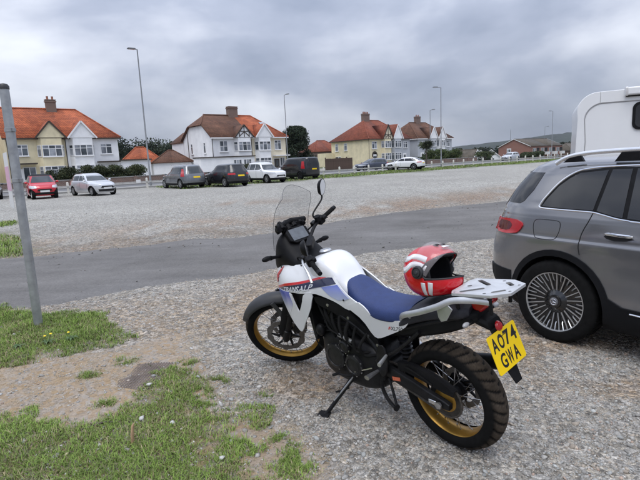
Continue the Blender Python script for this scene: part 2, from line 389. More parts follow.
# the tarmac lane crossing the gravel
NEAR = [(-30, -2.5), (-14, 2.6), (-9, 4.2), (-6, 5.2), (-4.0, 5.83), (-3.5, 5.92), (-3.35, 6.02), (-2.82, 6.38), (-2.13, 6.84), (-1.54, 7.12), (-.93, 7.43), (-.18, 7.86), (.65, 8.29), (1.57, 8.72), (2.59, 9.0), (3.56, 9.41), (6, 10.3), (10, 11.6), (20, 14), (40, 17)]
FAR = [(-30, 4.4), (-14, 7.4), (-9, 8.8), (-6.43, 9.59), (-5.79, 9.69), (-5.16, 10.03), (-4.14, 10.47), (-3.3, 10.9), (-2.77, 11.18), (-1.89, 11.0), (-1.35, 11.3), (-.49, 12.1), (.59, 13.2), (1.86, 14.2), (3.27, 15.14), (4.49, 15.61), (6.65, 16.44), (11, 18), (20, 20.6), (40, 24)]
def resample(pl, xs): return np.interp(xs, [p[0] for p in pl], [p[1] for p in pl])
rx = np.arange(-29, 39, .06)
rn_, rf_ = resample(NEAR, rx), resample(FAR, rx)
rn_ = rn_ + (fbm(rx * 1.7, rx * 0 + 3, 61) - .5) * .28 + (fbm(rx * 7, rx * 0 + 9, 62) - .5) * .12
rf_ = rf_ + (fbm(rx * 1.3, rx * 0 + 13, 63) - .5) * .4 + (fbm(rx * 6, rx * 0 + 19, 64) - .5) * .15
nr = 14; rows = []
for k in range(nr + 1):
    f_ = k / nr; yy = rn_ * (1 - f_) + rf_ * f_
    rows.append(np.stack([rx, yy, ground_z(rx, yy) * .5 + .012 + .03 * math.sin(PI * f_) * .6 - (.016 if k in (0, nr) else 0)], 1))
RV = np.concatenate(rows); n_ = len(rx); ri = (np.arange(nr)[:, None] * n_ + np.arange(n_ - 1)).ravel()
def road_mat(name='tarmac', base=(.122, .116, .110)):
    m = bpy.data.materials.new(name); m.use_nodes = True; t = m.node_tree; b = t.nodes['Principled BSDF']; l = t.links.new
    co = nn(t, 'ShaderNodeTexCoord'); b.inputs['Specular IOR Level'].default_value = .4
    n1 = nn(t, 'ShaderNodeTexNoise', Scale=.55, Detail=6.0, Roughness=.62); n2 = nn(t, 'ShaderNodeTexNoise', Scale=150.0, Detail=2.0); v = nn(t, 'ShaderNodeTexVoronoi', Scale=95.0)
    mpn = nn(t, 'ShaderNodeMapping'); mpn.inputs['Rotation'].default_value = (0, 0, R(-34)); mpn.inputs['Scale'].default_value = (.35, 2.4, 1); l(co.outputs['Object'], mpn.inputs[0])
    n3 = nn(t, 'ShaderNodeTexNoise', Scale=.8, Detail=5.0, Roughness=.6); l(mpn.outputs[0], n3.inputs['Vector'])
    for n in (n1, n2, v): l(co.outputs['Object'], n.inputs['Vector'])
    a = nn(t, 'ShaderNodeMapRange'); l(n1.outputs[0], a.inputs[0]); a.inputs[1].default_value = .3; a.inputs[2].default_value = .7; a.inputs[3].default_value = .82; a.inputs[4].default_value = 1.2
    c = nn(t, 'ShaderNodeMapRange'); l(n3.outputs[0], c.inputs[0]); c.inputs[1].default_value = .3; c.inputs[2].default_value = .7; c.inputs[3].default_value = .84; c.inputs[4].default_value = 1.2
    d = nn(t, 'ShaderNodeMapRange'); l(n2.outputs[0], d.inputs[0]); d.inputs[1].default_value = .3; d.inputs[2].default_value = .7; d.inputs[3].default_value = .72; d.inputs[4].default_value = 1.28
    n5 = nn(t, 'ShaderNodeTexNoise', Scale=28.0, Detail=5.0, Roughness=.75); l(co.outputs['Object'], n5.inputs['Vector']); g5 = nn(t, 'ShaderNodeMapRange'); l(n5.outputs[0], g5.inputs[0]); g5.inputs[1].default_value = .32; g5.inputs[2].default_value = .68; g5.inputs[3].default_value = .76; g5.inputs[4].default_value = 1.26
    s = nn(t, 'ShaderNodeVectorMath', operation='SCALE'); s.inputs[0].default_value = base; l(mth(t, 'MULTIPLY', mth(t, 'MULTIPLY', mth(t, 'MULTIPLY', a.outputs[0], c.outputs[0]), d.outputs[0]), g5.outputs[0]), s.inputs['Scale']); l(s.outputs[0], b.inputs['Base Color'])
    rr = nn(t, 'ShaderNodeMapRange'); l(n1.outputs[0], rr.inputs[0]); rr.inputs[1].default_value = .3; rr.inputs[2].default_value = .7; rr.inputs[3].default_value = .9; rr.inputs[4].default_value = .58; l(rr.outputs[0], b.inputs['Roughness'])
    bp = nn(t, 'ShaderNodeBump', Strength=.5, Distance=.004); l(v.outputs['Distance'], bp.inputs['Height']); l(bp.outputs[0], b.inputs['Normal'])
    return m
TARMAC = road_mat()
road = np_mesh('road', RV, np.stack([ri, ri + 1, ri + n_ + 1, ri + n_], 1), TARMAC, smooth=True); tag(road, kind='structure')
# the residential street and its far pavement beyond the fence
def strip(name, u0, u1, v0, v1, z, m, th=0.0):
    n = 60; b = MB(); vs = []
    for k in range(n + 1):
        u = u0 + (u1 - u0) * k / n
        for v in (v0, v1): p = along(u, v); vs.append((p.x, p.y, float(gz(p.x, p.y)) + z))
    fs = [(2 * k, 2 * k + 2, 2 * k + 3, 2 * k + 1) for k in range(n)]
    if th:
        o = len(vs); vs += [(a, b_, c - th - .05) for a, b_, c in vs]; fs += [(2 * k + 2, 2 * k, o + 2 * k, o + 2 * k + 2) for k in range(n)] + [(2 * k + 1, 2 * k + 3, o + 2 * k + 3, o + 2 * k + 1) for k in range(n)]
    b.add(vs, fs); return tag(b.build(name, m), kind='structure')
strip('street', -60, 170, 3.5, 10.5, .012, road_mat('street_tarmac', (.13, .13, .135)))
PAVE = mat('paving', (.27, .265, .25), .9, var=.15, vs=.8)
strip('pavement', -60, 170, 1.5, 3.5, .12, PAVE, .12); strip('pavement', -60, 170, 10.5, 12.4, .12, PAVE, .12)

# ------------------------------------------------------------------ the motorcycle
WHITE = mat('white_paint', (.70, .71, .725), .28, var=.025, vs=3, coat=.6)
NAVY = mat('navy_paint', (.012, .016, .055), .3, var=.05, coat=.5)
REDP = mat('red_paint', (.55, .015, .02), .3, var=.05, coat=.5)
BLACKP = mat('black_plastic', (.009, .009, .010), .5, var=.3, vs=14, bump=.06, bs=300, spec=.12)
BLACKM = mat('black_metal', (.011, .011, .012), .36, metal=.1, var=.4, vs=18, bump=.05, bs=90, spec=.18)
GREYP = mat('grey_plastic', (.028, .029, .032), .5, var=.2, vs=12)
ENG = mat('engine_casing', (.010, .010, .011), .4, metal=.12, spec=.2, var=.45, vs=22, bump=.12, bs=60)
SILV = mat('cast_aluminium', (.52, .53, .54), .36, metal=.75, var=.1, vs=20)
CHROME = mat('bright_metal', (.75, .76, .78), .14, metal=1.0, var=.03)
STEEL = mat('steel', (.42, .42, .43), .3, metal=.9, var=.2, vs=25)
GOLD = mat('gold_anodised', (.35, .195, .036), .3, metal=.7, var=.16, vs=14)
SEATM = mat('blue_seat_vinyl', (.017, .035, .125), .62, var=.14, vs=20, bump=.25, bs=220)
SEATB = mat('black_seat_vinyl', (.016, .017, .024), .6, var=.2, vs=20, bump=.2, bs=220)
RUBBER = mat('rubber', (.009, .009, .009), .8, var=.3, vs=20, bump=.1, bs=120, spec=.1)
REDL = mat('red_lens', (.42, .008, .012), .12, var=.1, vs=30, coat=.6)
CLEARL = mat('clear_lens', (.75, .75, .76), .1, var=.02, alpha=.75)
YEL = mat('yellow_plate', (.86, .58, .004), .35, var=.04)
INK = mat('plate_ink', (.01, .01, .012), .45, var=0)
PALE = mat('pale_print', (.62, .64, .68), .4, var=.04)
def fade_mat(name, c0, c1, axis, a, b):
    """printed graphic that fades from one colour to another along an object axis"""
    m = mat(name, c0, .3, var=0, coat=.5); t = m.node_tree; bs = t.nodes['Principled BSDF']; co = nn(t, 'ShaderNodeTexCoord'); s = nn(t, 'ShaderNodeSeparateXYZ')
    t.links.new(co.outputs['Object'], s.inputs[0]); r = nn(t, 'ShaderNodeMapRange'); t.links.new(s.outputs[axis], r.inputs[0]); r.inputs[1].default_value = a; r.inputs[2].default_value = b
    x = nn(t, 'ShaderNodeMix', data_type='RGBA'); t.links.new(r.outputs[0], x.inputs[0]); x.inputs[6].default_value = (*c0, 1); x.inputs[7].default_value = (*c1, 1); t.links.new(x.outputs[2], bs.inputs['Base Color'])
    return m
def glass_mat(name, col, alpha, rough=.04):
    m = mat(name, col, rough, var=0, alpha=alpha, spec=.6); return m

bike = thing('motorcycle', 'white, navy and blue adventure motorcycle with gold spoked wheels on its side stand', 'motorcycle', (.761, 2.637, 0), rot=(-.1333, 0, 2.2752))
STA = R(27); STX = Vector((-math.sin(STA), 0, math.cos(STA))); ST0 = Vector((1.515, 0, .345)); STM = Matrix.Rotation(.724, 3, STX)
def st(p): return STM @ (Vector(p) - ST0) + ST0
ident = lambda p: Vector(p)

def tyre_mesh(Rr, hw, Rm, N, slant, fn, cx, cz, tlim, sub=8, depth=.009):
    na = N * sub; ts = np.linspace(-2.15, 2.15, 45); V = []; F = []; dust = []
    for i in range(na):
        th = 2 * PI * i / na
        for t in ts:
            r = Rm + (Rr - Rm) * math.cos(t); y = hw * math.sin(t); d = 0; du = 0
            if abs(t) < tlim:
                ph = (N * th / (2 * PI) + slant * abs(t) ** 1.4 + (.5 if t < 0 else 0)) % 1.0; ph = min(ph, 1 - ph)
                g = max(0, 1 - max(0, ph - .085) / .05) if ph < .135 else 0
                d = depth * g; du = (1 - g) * max(0, 1 - (abs(t) / tlim) ** 6)
            nr_, nyy = math.cos(t) / max(Rr - Rm, 1e-4), math.sin(t) / hw; q = math.hypot(nr_, nyy)
            r -= d * nr_ / q; y -= d * nyy / q
            V.append(tuple(fn((cx + r * math.cos(th), y, cz + r * math.sin(th))))); dust.append(du)
    n = len(ts)
    for i in range(na):
        j = (i + 1) % na
        for k in range(n - 1): F.append((i * n + k, j * n + k, j * n + k + 1, i * n + k + 1))
    dust = np.array(dust)[:, None]; rnd = rng.random((len(V), 1)) * .3 + .7
    col = (1 - dust) * np.array([.008, .008, .008]) + dust * np.array([.068, .054, .041]) * rnd
    return np.array(V), np.array(F), col
TYRE = mat('tyre_rubber', (.016, .016, .016), .82, var=.25, vs=30, attr='tint', spec=.1)
def spoked_wheel(name, label, cx, cz, tyre, rimr, rimw, fn, hubr):
    V, F, c = tyre_mesh(fn=fn, cx=cx, cz=cz, **tyre)
    w = np_mesh(name, V, F, TYRE, bike, col=c, smooth=True); w['label'] = label
    o = (cx, 0, cz)
    MB().lathe([(rimr, rimw), (rimr - .006, rimw + .003), (rimr - .012, rimw - .004), (rimr - .018, rimw * .62), (rimr - .026, rimw * .3), (rimr - .028, 0), (rimr - .026, -rimw * .3), (rimr - .018, -rimw * .62), (rimr - .012, -rimw + .004), (rimr - .006, -rimw - .003), (rimr, -rimw), (rimr - .004, -rimw * .7), (rimr - .012, 0), (rimr - .004, rimw * .7)], o, (0, 1, 0), 72, closed=True).xf(fn).build('rim', GOLD, w, fix=True)
    MB().lathe([(.012, .085), (.024, .085), (.026, .06), (hubr, .052), (hubr, .036), (hubr - .02, .03), (hubr - .022, -.03), (hubr, -.036), (hubr, -.052), (.026, -.06), (.024, -.085), (.012, -.085)], o, (0, 1, 0), 28).xf(fn).build('hub', BLACKM, w)
    for k in range(32):
        a = 2 * PI * k / 32; s = 1 if k % 2 else -1; tw = .42 * (1 if k % 4 < 2 else -1)
        p0 = (cx + hubr * .93 * math.cos(a + tw), s * .042, cz + hubr * .93 * math.sin(a + tw)); p1 = (cx + (rimr - .024) * math.cos(a), s * rimw * .25, cz + (rimr - .024) * math.sin(a))
        p2 = tuple(p1[i] + (p0[i] - p1[i]) * .07 for i in range(3))
        MB().tube([p0, p2, p1], [.0021, .0021, .0021], 5).tube([p2, p1], .0042, 6).xf(fn).build('spoke', STEEL, w)
    return w
DISC = mat('disc_steel', (.16, .155, .15), .35, metal=.8, var=.3, vs=40)
def wave_disc(parent, cx, cz, y, ro, rin, fn, wav=.004, nw=10):
    b = MB(); n = 120; vs = []; fs = []
    for yy in (y - .0025, y + .0025):
        for k in range(n):
            a = 2 * PI * k / n; r = ro + wav * math.cos(nw * a)
            vs.append((cx + r * math.cos(a), yy, cz + r * math.sin(a)))
        for k in range(n):
            a = 2 * PI * k / n; r = rin + wav * math.cos(nw * a + PI)
            vs.append((cx + r * math.cos(a), yy, cz + r * math.sin(a)))
    for k in range(n):
        l = (k + 1) % n
        fs += [(k, l, n + l, n + k)[::-1], (2 * n + k, 2 * n + l, 3 * n + l, 3 * n + k), (k, l, 2 * n + l, 2 * n + k), (n + k, n + l, 3 * n + l, 3 * n + k)[::-1]]
    b.add(vs, fs); d = b.xf(fn).build('brake_disc', DISC, parent, fix=True)
    c = MB()
    for k in range(6):
        a = 2 * PI * k / 6; c.tube([(cx + .05 * math.cos(a), y, cz + .05 * math.sin(a)), (cx + (rin + .006) * math.cos(a + .35), y, cz + (rin + .006) * math.sin(a + .35))], [.012, .007], 6, sq=(1, 1))
    c.xf(fn).build('disc_carrier', BLACKM, d)
    return d
RCX, RCZ, FCX, FCZ = 0, .325, 1.56, .345
rw = spoked_wheel('rear_wheel', 'gold spoked rear wheel with dusty chunky tyre', RCX, RCZ, dict(Rr=.328, hw=.076, Rm=.266, N=32, slant=.62, tlim=1.12), .243, .052, ident, .062)
fw = spoked_wheel('front_wheel', 'gold spoked front wheel turned to the left', FCX, FCZ, dict(Rr=.345, hw=.047, Rm=.297, N=38, slant=.5, tlim=1.1, sub=6, depth=.006), .277, .032, st, .05)
wave_disc(fw, FCX, FCZ, .062, .155, .112, st); wave_disc(fw, FCX, FCZ, -.062, .155, .112, st)
wave_disc(rw, RCX, RCZ, -.085, .128, .092, ident, .003)
# fork
def fork_line(s, y): return Vector((1.535, y, .33)) + STX * s + Vector((.018, 0, .01))
for s in (-1, 1):
    y = s * .105
    f = MB().tube([fork_line(.0, y), fork_line(.1, y), fork_line(.105, y), fork_line(.30, y)], [.03, .03, .022, .022], 14).xf(st).build('fork_leg', BLACKM, bike)
    MB().tube([fork_line(.27, y), fork_line(.285, y), fork_line(.285, y), fork_line(.82, y)], [.031, .031, .028, .028], 16).xf(st).build('fork_tube', BLACKM, f)
    MB().tube([fork_line(.06, y) + Vector((.034, 0, .016)), fork_line(.42, y) + Vector((.034, 0, .016))], [.03, .036], 10, sq=(.4, 1)).xf(st).build('fork_guard', BLACKP, f)
    c = fork_line(.12, y) + Vector((-.075, -s * .028, -.01))
    MB().box(c, (.055, .05, .115), rot=Matrix.Rotation(-.5, 3, 'Y')).box(c + Vector((-.022, 0, .02)), (.04, .062, .08), rot=Matrix.Rotation(-.5, 3, 'Y')).xf(st).build('brake_caliper', BLACKM, f, bevel=.008)
    MB().tube(spline([c, c + Vector((-.04, 0, .1)), fork_line(.35, y) + Vector((-.05, 0, 0)), fork_line(.6, y) + Vector((-.02, 0, .0))], 6), .005, 6).xf(st).build('brake_hose', RUBBER, f)
for s in (.52, .73):
    c = fork_line(s, 0)
    MB().box(c + Vector((-.015, 0, 0)), (.075, .27, .036), rot=Matrix.Rotation(-STA, 3, 'Y')).xf(st).build('triple_clamp', BLACKM, bike, bevel=.01)
MB().tube([(FCX, -.13, FCZ), (FCX, .13, FCZ)], .014, 12).xf(st).build('front_axle', STEEL, bike)
# front mudguard hugging the wheel
secs = []
for k in range(25):
    f_ = k / 24; a = R(28 + f_ * 112); q = []
    hw = .050 + .028 * math.sin(PI * min(1, f_ * 1.15)) if f_ < .9 else .06; rr = .372 + .012 * math.sin(PI * f_)
    if f_ < .15: hw = .026 + .028 * f_ / .15
    for j in range(13):
        t = -1 + 2 * j / 12; r = rr - .05 * abs(t) ** 2.4
        q.append(st((FCX + r * math.cos(a), t * hw, FCZ + r * math.sin(a))))
    secs.append(q)
MB().loft(secs, closed=False, cap=False).build('front_fender', GREYP, bike, solid=.004)
for s in (1, -1): MB().tube([(1.545, s * .085, .70), (1.50, s * .10, .60), (1.5, s * .1, .52)], .016, 8, sq=(.6, 1.2)).xf(st).build('fender_bracket', GREYP, bike)

# bodywork: panels that follow the side of the machine
YBX = [-.3, .1, .4, .55, .7, .85, 1.0, 1.2, 1.32, 1.39, 1.43]; YBY = [.13, .143, .142, .138, .152, .192, .236, .215, .175, .135, .10]
_bx = np.linspace(-.5, 1.6, 421); _by = np.interp(_bx, YBX, YBY); _by = np.convolve(np.pad(_by, 12, mode='edge'), np.hanning(27)[1:-1] / np.hanning(27).sum(), 'valid')
def yb(x, z):
    y = float(np.interp(x, _bx, _by))
    t = (z - .85) / .10
    if t > 0: y -= .85 * (.10 * t * t / 2 if t < 1 else (z - .90))
    if z < .8: y -= (.8 - z) * .12
    return max(y, .02)
def side(s, d=0.0):
    def fn(x, z, t):
        e = 1e-3; y = yb(x, z); n = Vector((-(yb(x + e, z) - yb(x - e, z)) / (2 * e), 1, -(yb(x, z + e) - yb(x, z - e)) / (2 * e))).normalized()
        p = Vector((x, y, z)) + n * (t + d); p.y *= s; return p
    return fn
FAIR = [(1.405, .985), (1.30, .982), (1.185, .985), (1.08, 1.0), (1.003, 1.022), (.886, 1.03), (.80, .995), (.72, .93), (.66, .888), (.61, .858), (.56, .832), (.486, .813), (.583, .772), (.649, .762), (.724, .803), (.815, .834), (.894, .852), (1.131, .822), (1.34, .765), (1.40, .785), (1.415, .88)]
FANG = [(1.345, .800), (1.118, .829), (1.09, .735), (1.06, .678), (.998, .766), (.966, .848), (.886, .859), (.949, .706), (1.09, .515), (1.14, .52), (1.285, .682)]
SIDEC = [(.553, .84), (.486, .813), (.422, .752), (.142, .803), (.188, .747), (.304, .678), (.419, .613), (.463, .623), (.527, .714), (.649, .787)]
REDS = [(1.408, .79), (1.186, .872), (.95, .928), (.80, .964), (.785, .963), (.80, .953), (.95, .913), (1.193, .853), (1.406, .772)]
NAVYS = [(1.406, .770), (1.193, .851), (.95, .911), (.80, .95), (.768, .951), (.727, .921), (.831, .897), (.91, .88), (1.14, .835), (1.36, .765)]
BLUES = [(.831, .894), (.715, .916), (.655, .874), (.612, .848), (.645, .832), (.709, .822), (.76, .842)]
FBLUE = [(1.335, .797), (1.14, .822), (1.118, .735), (1.185, .65), (1.27, .682)]
SPAR = [(.90, .835), (.726, .80), (.636, .73), (.533, .65), (.439, .605), (.44, .53), (.55, .545), (.63, .60), (.749, .715), (.886, .77)]
FADE = fade_mat('blue_fade', (.06, .10, .46), (.42, .47, .66), 2, .93, .835); FADE2 = fade_mat('blue_fade_low', (.05, .09, .45), (.76, .77, .79), 2, .79, .66)
for s in (1, -1):
    sf = panel('side_fairing', smooth_poly(FAIR), side(s), WHITE, bike, .028, .006)
    panel('red_stripe', REDS, side(s, .0085), REDP, sf, .025, .001); panel('navy_stripe', NAVYS, side(s, .0085), NAVY, sf, .025, .001)
    panel('blue_stripe', BLUES, side(s, .0085), FADE, sf, .025, .001)
    fg = panel('lower_fairing', smooth_poly(FANG), side(s, .004), WHITE, bike, .03, .007)
    panel('blue_graphic', FBLUE, side(s, .011), FADE2, fg, .03, .0012)
    panel('duct_mesh', [(1.14, .835), (.94, .85), (.975, .755), (1.07, .64), (1.115, .73)], side(s, -.03), BLACKP, fg, .05, .004)
    sc_ = panel('side_cover', smooth_poly(SIDEC), side(s, .002), WHITE, bike, .03, .006)
    panel('frame_spar', smooth_poly(SPAR), side(s, -.016), BLACKP, bike, .04, .018)
    fn = side(s, .0085)
    add_text('lettering', 'XL750', .036, INK, sc_, lambda p: fn(.252 - p.x * s * .95 + 0, .728 + p.y + (p.x * s) * -.0 + p.x * .16 * s, p.z), depth=.0005, shear=.25)
    panel('red_tick', [(.313, .712), (.305, .712), (.296, .735), (.288, .735), (.297, .71), (.303, .728)] if False else [(.318, .708), (.308, .710), (.300, .735), (.292, .712), (.300, .722), (.308, .730)], fn, REDP, sc_, .02, .0006)
    fn2 = side(s, .0102)
    add_text('lettering', 'TRANSALP', .058, PALE, sf, lambda p: fn2(1.06 - p.x * s * 1.12, .856 + p.y * .8 + p.x * s * .24, p.z), depth=.0005, shear=.3 * 1, offset=.001)
    for bx_, bz_ in ((1.05, 1.0), (.66, .83), (1.3, .95)): MB().lathe([(0, .003), (.006, .003), (.0075, 0)], fn2(bx_, bz_, -.001), Vector((0, s, .1)), 10).build('fairing_bolt', BLACKM, sf)
    # red wing mark on the nose
    panel('wing_emblem', [(1.385, .832), (1.372, .872), (1.335, .905), (1.265, .962), (1.278, .925), (1.312, .893), (1.292, .897), (1.325, .866), (1.306, .868), (1.335, .842)], fn2, REDP, sf, .03, .0008)
# infill between the fairing tops and the tank
ZT = [(.70, .915), (.72, .93), (.80, .995), (.886, 1.03), (1.003, 1.022), (1.06, 1.005)]
for s in (1, -1):
    q = [[(x_, s * (yb(x_, z_) + .005), z_ - .004), (x_, s * (yb(x_, z_) * .62), z_ + .012), (x_, s * .03, z_ + .02)] for x_, z_ in [(.745 + .31 * k / 24, float(np.interp(.745 + .31 * k / 24, [a[0] for a in ZT], [a[1] for a in ZT]))) for k in range(25)]]
    MB().loft(q, closed=False, cap=False).build('tank_shroud', WHITE, bike, solid=.004)
# tank between the fairings
def sect(x, hw, zt, zb, n=3.0, m=28, taper=.75):
    q = []
    for k in range(m):
        a = 2 * PI * k / m; c, s_ = math.cos(a), math.sin(a); yy = math.copysign(abs(c) ** (2 / n), c); zz = math.copysign(abs(s_) ** (2 / n), s_)
        w = hw * (taper + (1 - taper) * (1 - (zz * .5 + .5)) ** .7); q.append((x, yy * w, (zt + zb) / 2 + zz * (zt - zb) / 2))
    return q
def loftx(name, rows, m, parent, n=3.0, taper=.75, sub=5):
    d = [spline([(r[0], r[1], 0) for r in rows], sub), spline([(r[2], r[3], 0) for r in rows], sub)]
    return MB().loft([sect(a.x, a.y, b.x, b.y, n, 32, taper) for a, b in zip(*d)]).build(name, m, parent, fix=True)
tank = loftx('fuel_tank', [(1.06, .10, 1.0, .88), (1.03, .14, 1.035, .86), (.95, .18, 1.066, .86), (.88, .178, 1.078, .86), (.81, .158, 1.055, .86), (.75, .145, 1.005, .82), (.70, .128, .945, .8), (.65, .112, .90, .8), (.60, .10, .86, .79)], WHITE, bike, 2.7, .80)
MB().lathe([(0, .012), (.034, .012), (.042, .006), (.044, 0)], (.955, 0, 1.078), (.12, 0, 1), 24).build('fuel_cap', SILV, tank)
# seat: blue rider's saddle running into a black pillion pad
SEAT = [(.715, .06, .925, .86), (.69, .10, .935, .82), (.64, .125, .915, .79), (.57, .14, .875, .765), (.49, .15, .85, .745), (.40, .158, .84, .735), (.31, .16, .845, .74), (.23, .156, .86, .755), (.15, .146, .885, .78)]
loftx('saddle', SEAT, SEATM, bike, 3.4, .80)
PILL = [(.22, .160, .80, .745), (.18, .162, .858, .755), (.10, .152, .900, .79), (-.02, .135, .925, .83), (-.15, .12, .94, .86), (-.2, .09, .94, .88)]
loftx('pillion_seat', PILL, SEATB, bike, 3.6, .84)
# tail and subframe
loftx('tail_cover', [(.36, .10, .74, .62), (.2, .118, .80, .66), (.02, .12, .855, .72), (-.12, .105, .895, .78), (-.24, .075, .925, .86)], BLACKP, bike, 3.2, .9)
for s in (1, -1):
    g = MB().tube(spline([(.215, s * .135, .80), (.17, s * .158, .84), (.06, s * .165, .885), (-.06, s * .16, .94), (-.14, s * .14, .982), (-.24, s * .112, .995), (-.33, s * .10, 1.0)], 6), [.0135] * 37, 10, sq=(.75, 1.3)).build('grab_rail', SILV, bike)
    MB().prism([(-.05, .93), (-.12, .965), (-.15, .94), (-.11, .87), (-.075, .855), (-.06, .875)], .008, Matrix(((1, 0, 0, 0), (0, 0, -1, s * .152), (0, 1, 0, 0), (0, 0, 0, 1)))).build('rail_bracket', SILV, g, bevel=.003)
    MB().tube([(.14, s * .14, .83), (.13, s * .157, .862)], .012, 8).build('rail_post', SILV, g)
rk = MB().prism([(-.11, .085), (-.13, .118), (-.345, .118), (-.425, .07), (-.425, -.07), (-.345, -.118), (-.13, -.118), (-.11, -.085)], .014, Matrix.Translation((0, 0, 0)))
RACKM = mat('rack_alloy', (.56, .57, .58), .38, metal=.4, var=.06, vs=15); rack = rk.build('luggage_rack', RACKM, bike)
cut = []
def slot(x0, y0, x1, y1, w):
    d = Vector((x1 - x0, y1 - y0, 0)); n = Vector((-d.y, d.x, 0)).normalized() * w; m_ = MB(); P = []
    for c, sg in (((x0, y0), 1), ((x1, y1), -1)):
        for k in range(7):
            a = PI / 2 + PI * k / 6 + (0 if sg > 0 else PI); dd = d.normalized(); P.append((c[0] + w * (math.cos(a) * dd.x - math.sin(a) * dd.y), c[1] + w * (math.cos(a) * dd.y + math.sin(a) * dd.x)))
    m_.prism(P, .06, Matrix.Translation((0, 0, -.02))); return m_.build('cut', SILV, fix=True)
for a in ((-.17, .085, -.25, .03, .013), (-.17, -.085, -.25, -.03, .013), (-.335, .07, -.37, .04, .012), (-.335, -.07, -.37, -.04, .012), (-.16, 0, -.161, 0, .012), (-.30, .095, -.301, .095, .008), (-.30, -.095, -.301, -.095, .008), (-.405, .045, -.406, .045, .007), (-.405, -.045, -.406, -.045, .007), (-.135, .1, -.1351, .1, .006)): cut.append(slot(*a))
boolean(rack, cut)
for v in rack.data.vertices: v.co.z += 1.0 + (-.12 - v.co.x) * .13
md = rack.modifiers.new('bevel', 'BEVEL'); md.width = .003; md.segments = 2; md.limit_method = 'ANGLE'
for x_, y_ in ((-.15, .11), (-.15, -.11), (-.33, .10), (-.33, -.10)):
    MB().tube([(x_, y_ * .9, .93), (x_, y_, 1.0 + (-.12 - x_) * .13)], .01, 8).build('rack_stay', BLACKM, bike)
MB().prism([(-.19, .955), (-.285, .975), (-.29, .95), (-.245, .905), (-.2, .915)], .11, Matrix(((1, 0, 0, 0), (0, 0, -1, .055), (0, 1, 0, 0), (0, 0, 0, 1)))).build('tail_light', REDL, bike, bevel=.012)
# rear mudguard carrying the plate
secs = []
for x_, z_, hw, th in ((-.16, .88, .07, .05), (-.23, .86, .068, .06), (-.285, .845, .062, .05), (-.315, .79, .06, .035), (-.338, .70, .058, .025), (-.362, .63, .05, .02), (-.405, .55, .034, .012)):
    tx, tz = (.35, 1) if z_ > .84 else (1, .45)
    l_ = math.hypot(tx, tz); tx /= l_; tz /= l_
    secs.append([(x_ + tx * a * th, hw * b, z_ + tz * a * th) for a, b in ((-.5, -.8), (-.5, .8), (0, 1), (.5, .75), (.5, -.75), (0, -1))])
MB().loft(secs).build('rear_fender', BLACKP, bike, bevel=.006)
PC = Vector((-.348, 0, .722)); PU = Vector((.36, 0, 1)).normalized(); PN = Vector((-1, 0, .36)).normalized()
def on_plate(p): return PC + Vector((0, -p.x, 0)) + PU * p.y + PN * (p.z + .0035)
pl = MB(); q = []
PL = [(-.13, -.09), (-.122, -.098), (.122, -.098), (.13, -.09), (.13, .09), (.122, .098), (-.122, .098), (-.13, .09)]
pl.prism(PL, .003, Matrix((( 0, PU.x, PN.x, PC.x), (-1, 0, 0, 0), (0, PU.z, PN.z, PC.z), (0, 0, 0, 1))))
plate = pl.build('number_plate', YEL, bike)
for row, zz, xs in (('AO74', .045, (-.087, -.029, .029, .087)), ('GWA', -.045, (-.06, 0, .06))):
    for ch, x0 in zip(row, xs):
        me = text_mesh(ch, .1, depth=.0004, offset=.0022); c = np.array([v.co[:] for v in me.vertices]); lo, hi = c.min(0), c.max(0)
        for v in me.vertices: v.co = on_plate(Vector((x0 + ((v.co.x - lo[0]) / (hi[0] - lo[0]) - .5) * (.049 if ch != 'W' else .053), zz + ((v.co.y - lo[1]) / (hi[1] - lo[1]) - .5) * .073, v.co.z)))
        me.materials.clear(); me.materials.append(INK); o = bpy.data.objects.new('plate_character', me); COL.objects.link(o); o.parent = plate
MB().lathe([(0, .012), (.02, .011), (.026, .004), (.027, 0)], PC + PU * .115 + PN * .0, PN, 20).build('rear_reflector', REDL, bike)
for s in (1, -1):
    i = MB().tube([(-.20, s * .06, .862), (-.215, s * .12, .868)], .009, 8).build('indicator', BLACKP, bike)
    MB().ell((-.217, s * .142, .87), (.013, .026, .013), 12, 8).build('indicator_lens', mat('smoked_lens', (.34, .34, .35), .2, var=.1), i)
    i = MB().tube([(1.30, s * .13, 1.035), (1.285, s * .21, 1.05), (1.28, s * .24, 1.055)], [.013, .012, .018], 10).build('indicator', BLACKP, bike)
    MB().ell((1.275, s * .275, 1.06), (.02, .042, .019), 12, 8).build('indicator_lens', BLACKP, i)
# nose: headlight, cockpit surround, screen, dash
loftx('cockpit_surround', [(1.455, .07, 1.02, .90), (1.42, .12, 1.08, .885), (1.36, .15, 1.175, .90), (1.29, .165, 1.20, .93), (1.21, .168, 1.12, .95), (1.12, .165, 1.055, .95), (1.04, .14, 1.03, .95)], BLACKP, bike, 3.0, .72)
MB().prism([(-.085, .0), (-.06, -.05), (.06, -.05), (.085, .0), (.07, .05), (-.07, .05)], .02, Matrix(((0, 0, 1, 1.445), (1, 0, 0, 0), (0, 1, 0, .985), (0, 0, 0, 1)))).build('headlight', CLEARL, bike, bevel=.006)
SCREEN = glass_mat('smoked_screen', (.3, .31, .32), .11, .04)
def scr(t, s): return (1.40 - .15 * t + .03 * math.sin(PI * t) - .07 * s * s, s * .166 * (1 - .03 * t - .22 * max(0, (t - .7) / .3) ** 2), 1.10 + .43 * t - .05 * s * s * t ** 2 - .02 * s * s)
b = MB(); nu, nv = 20, 16
b.add([scr(i / nu, -1 + 2 * j / nv) for i in range(nu + 1) for j in range(nv + 1)], [(i * (nv + 1) + j, i * (nv + 1) + j + 1, (i + 1) * (nv + 1) + j + 1, (i + 1) * (nv + 1) + j) for i in range(nu) for j in range(nv)])
ws = b.build('windscreen', SCREEN, bike, solid=.003)
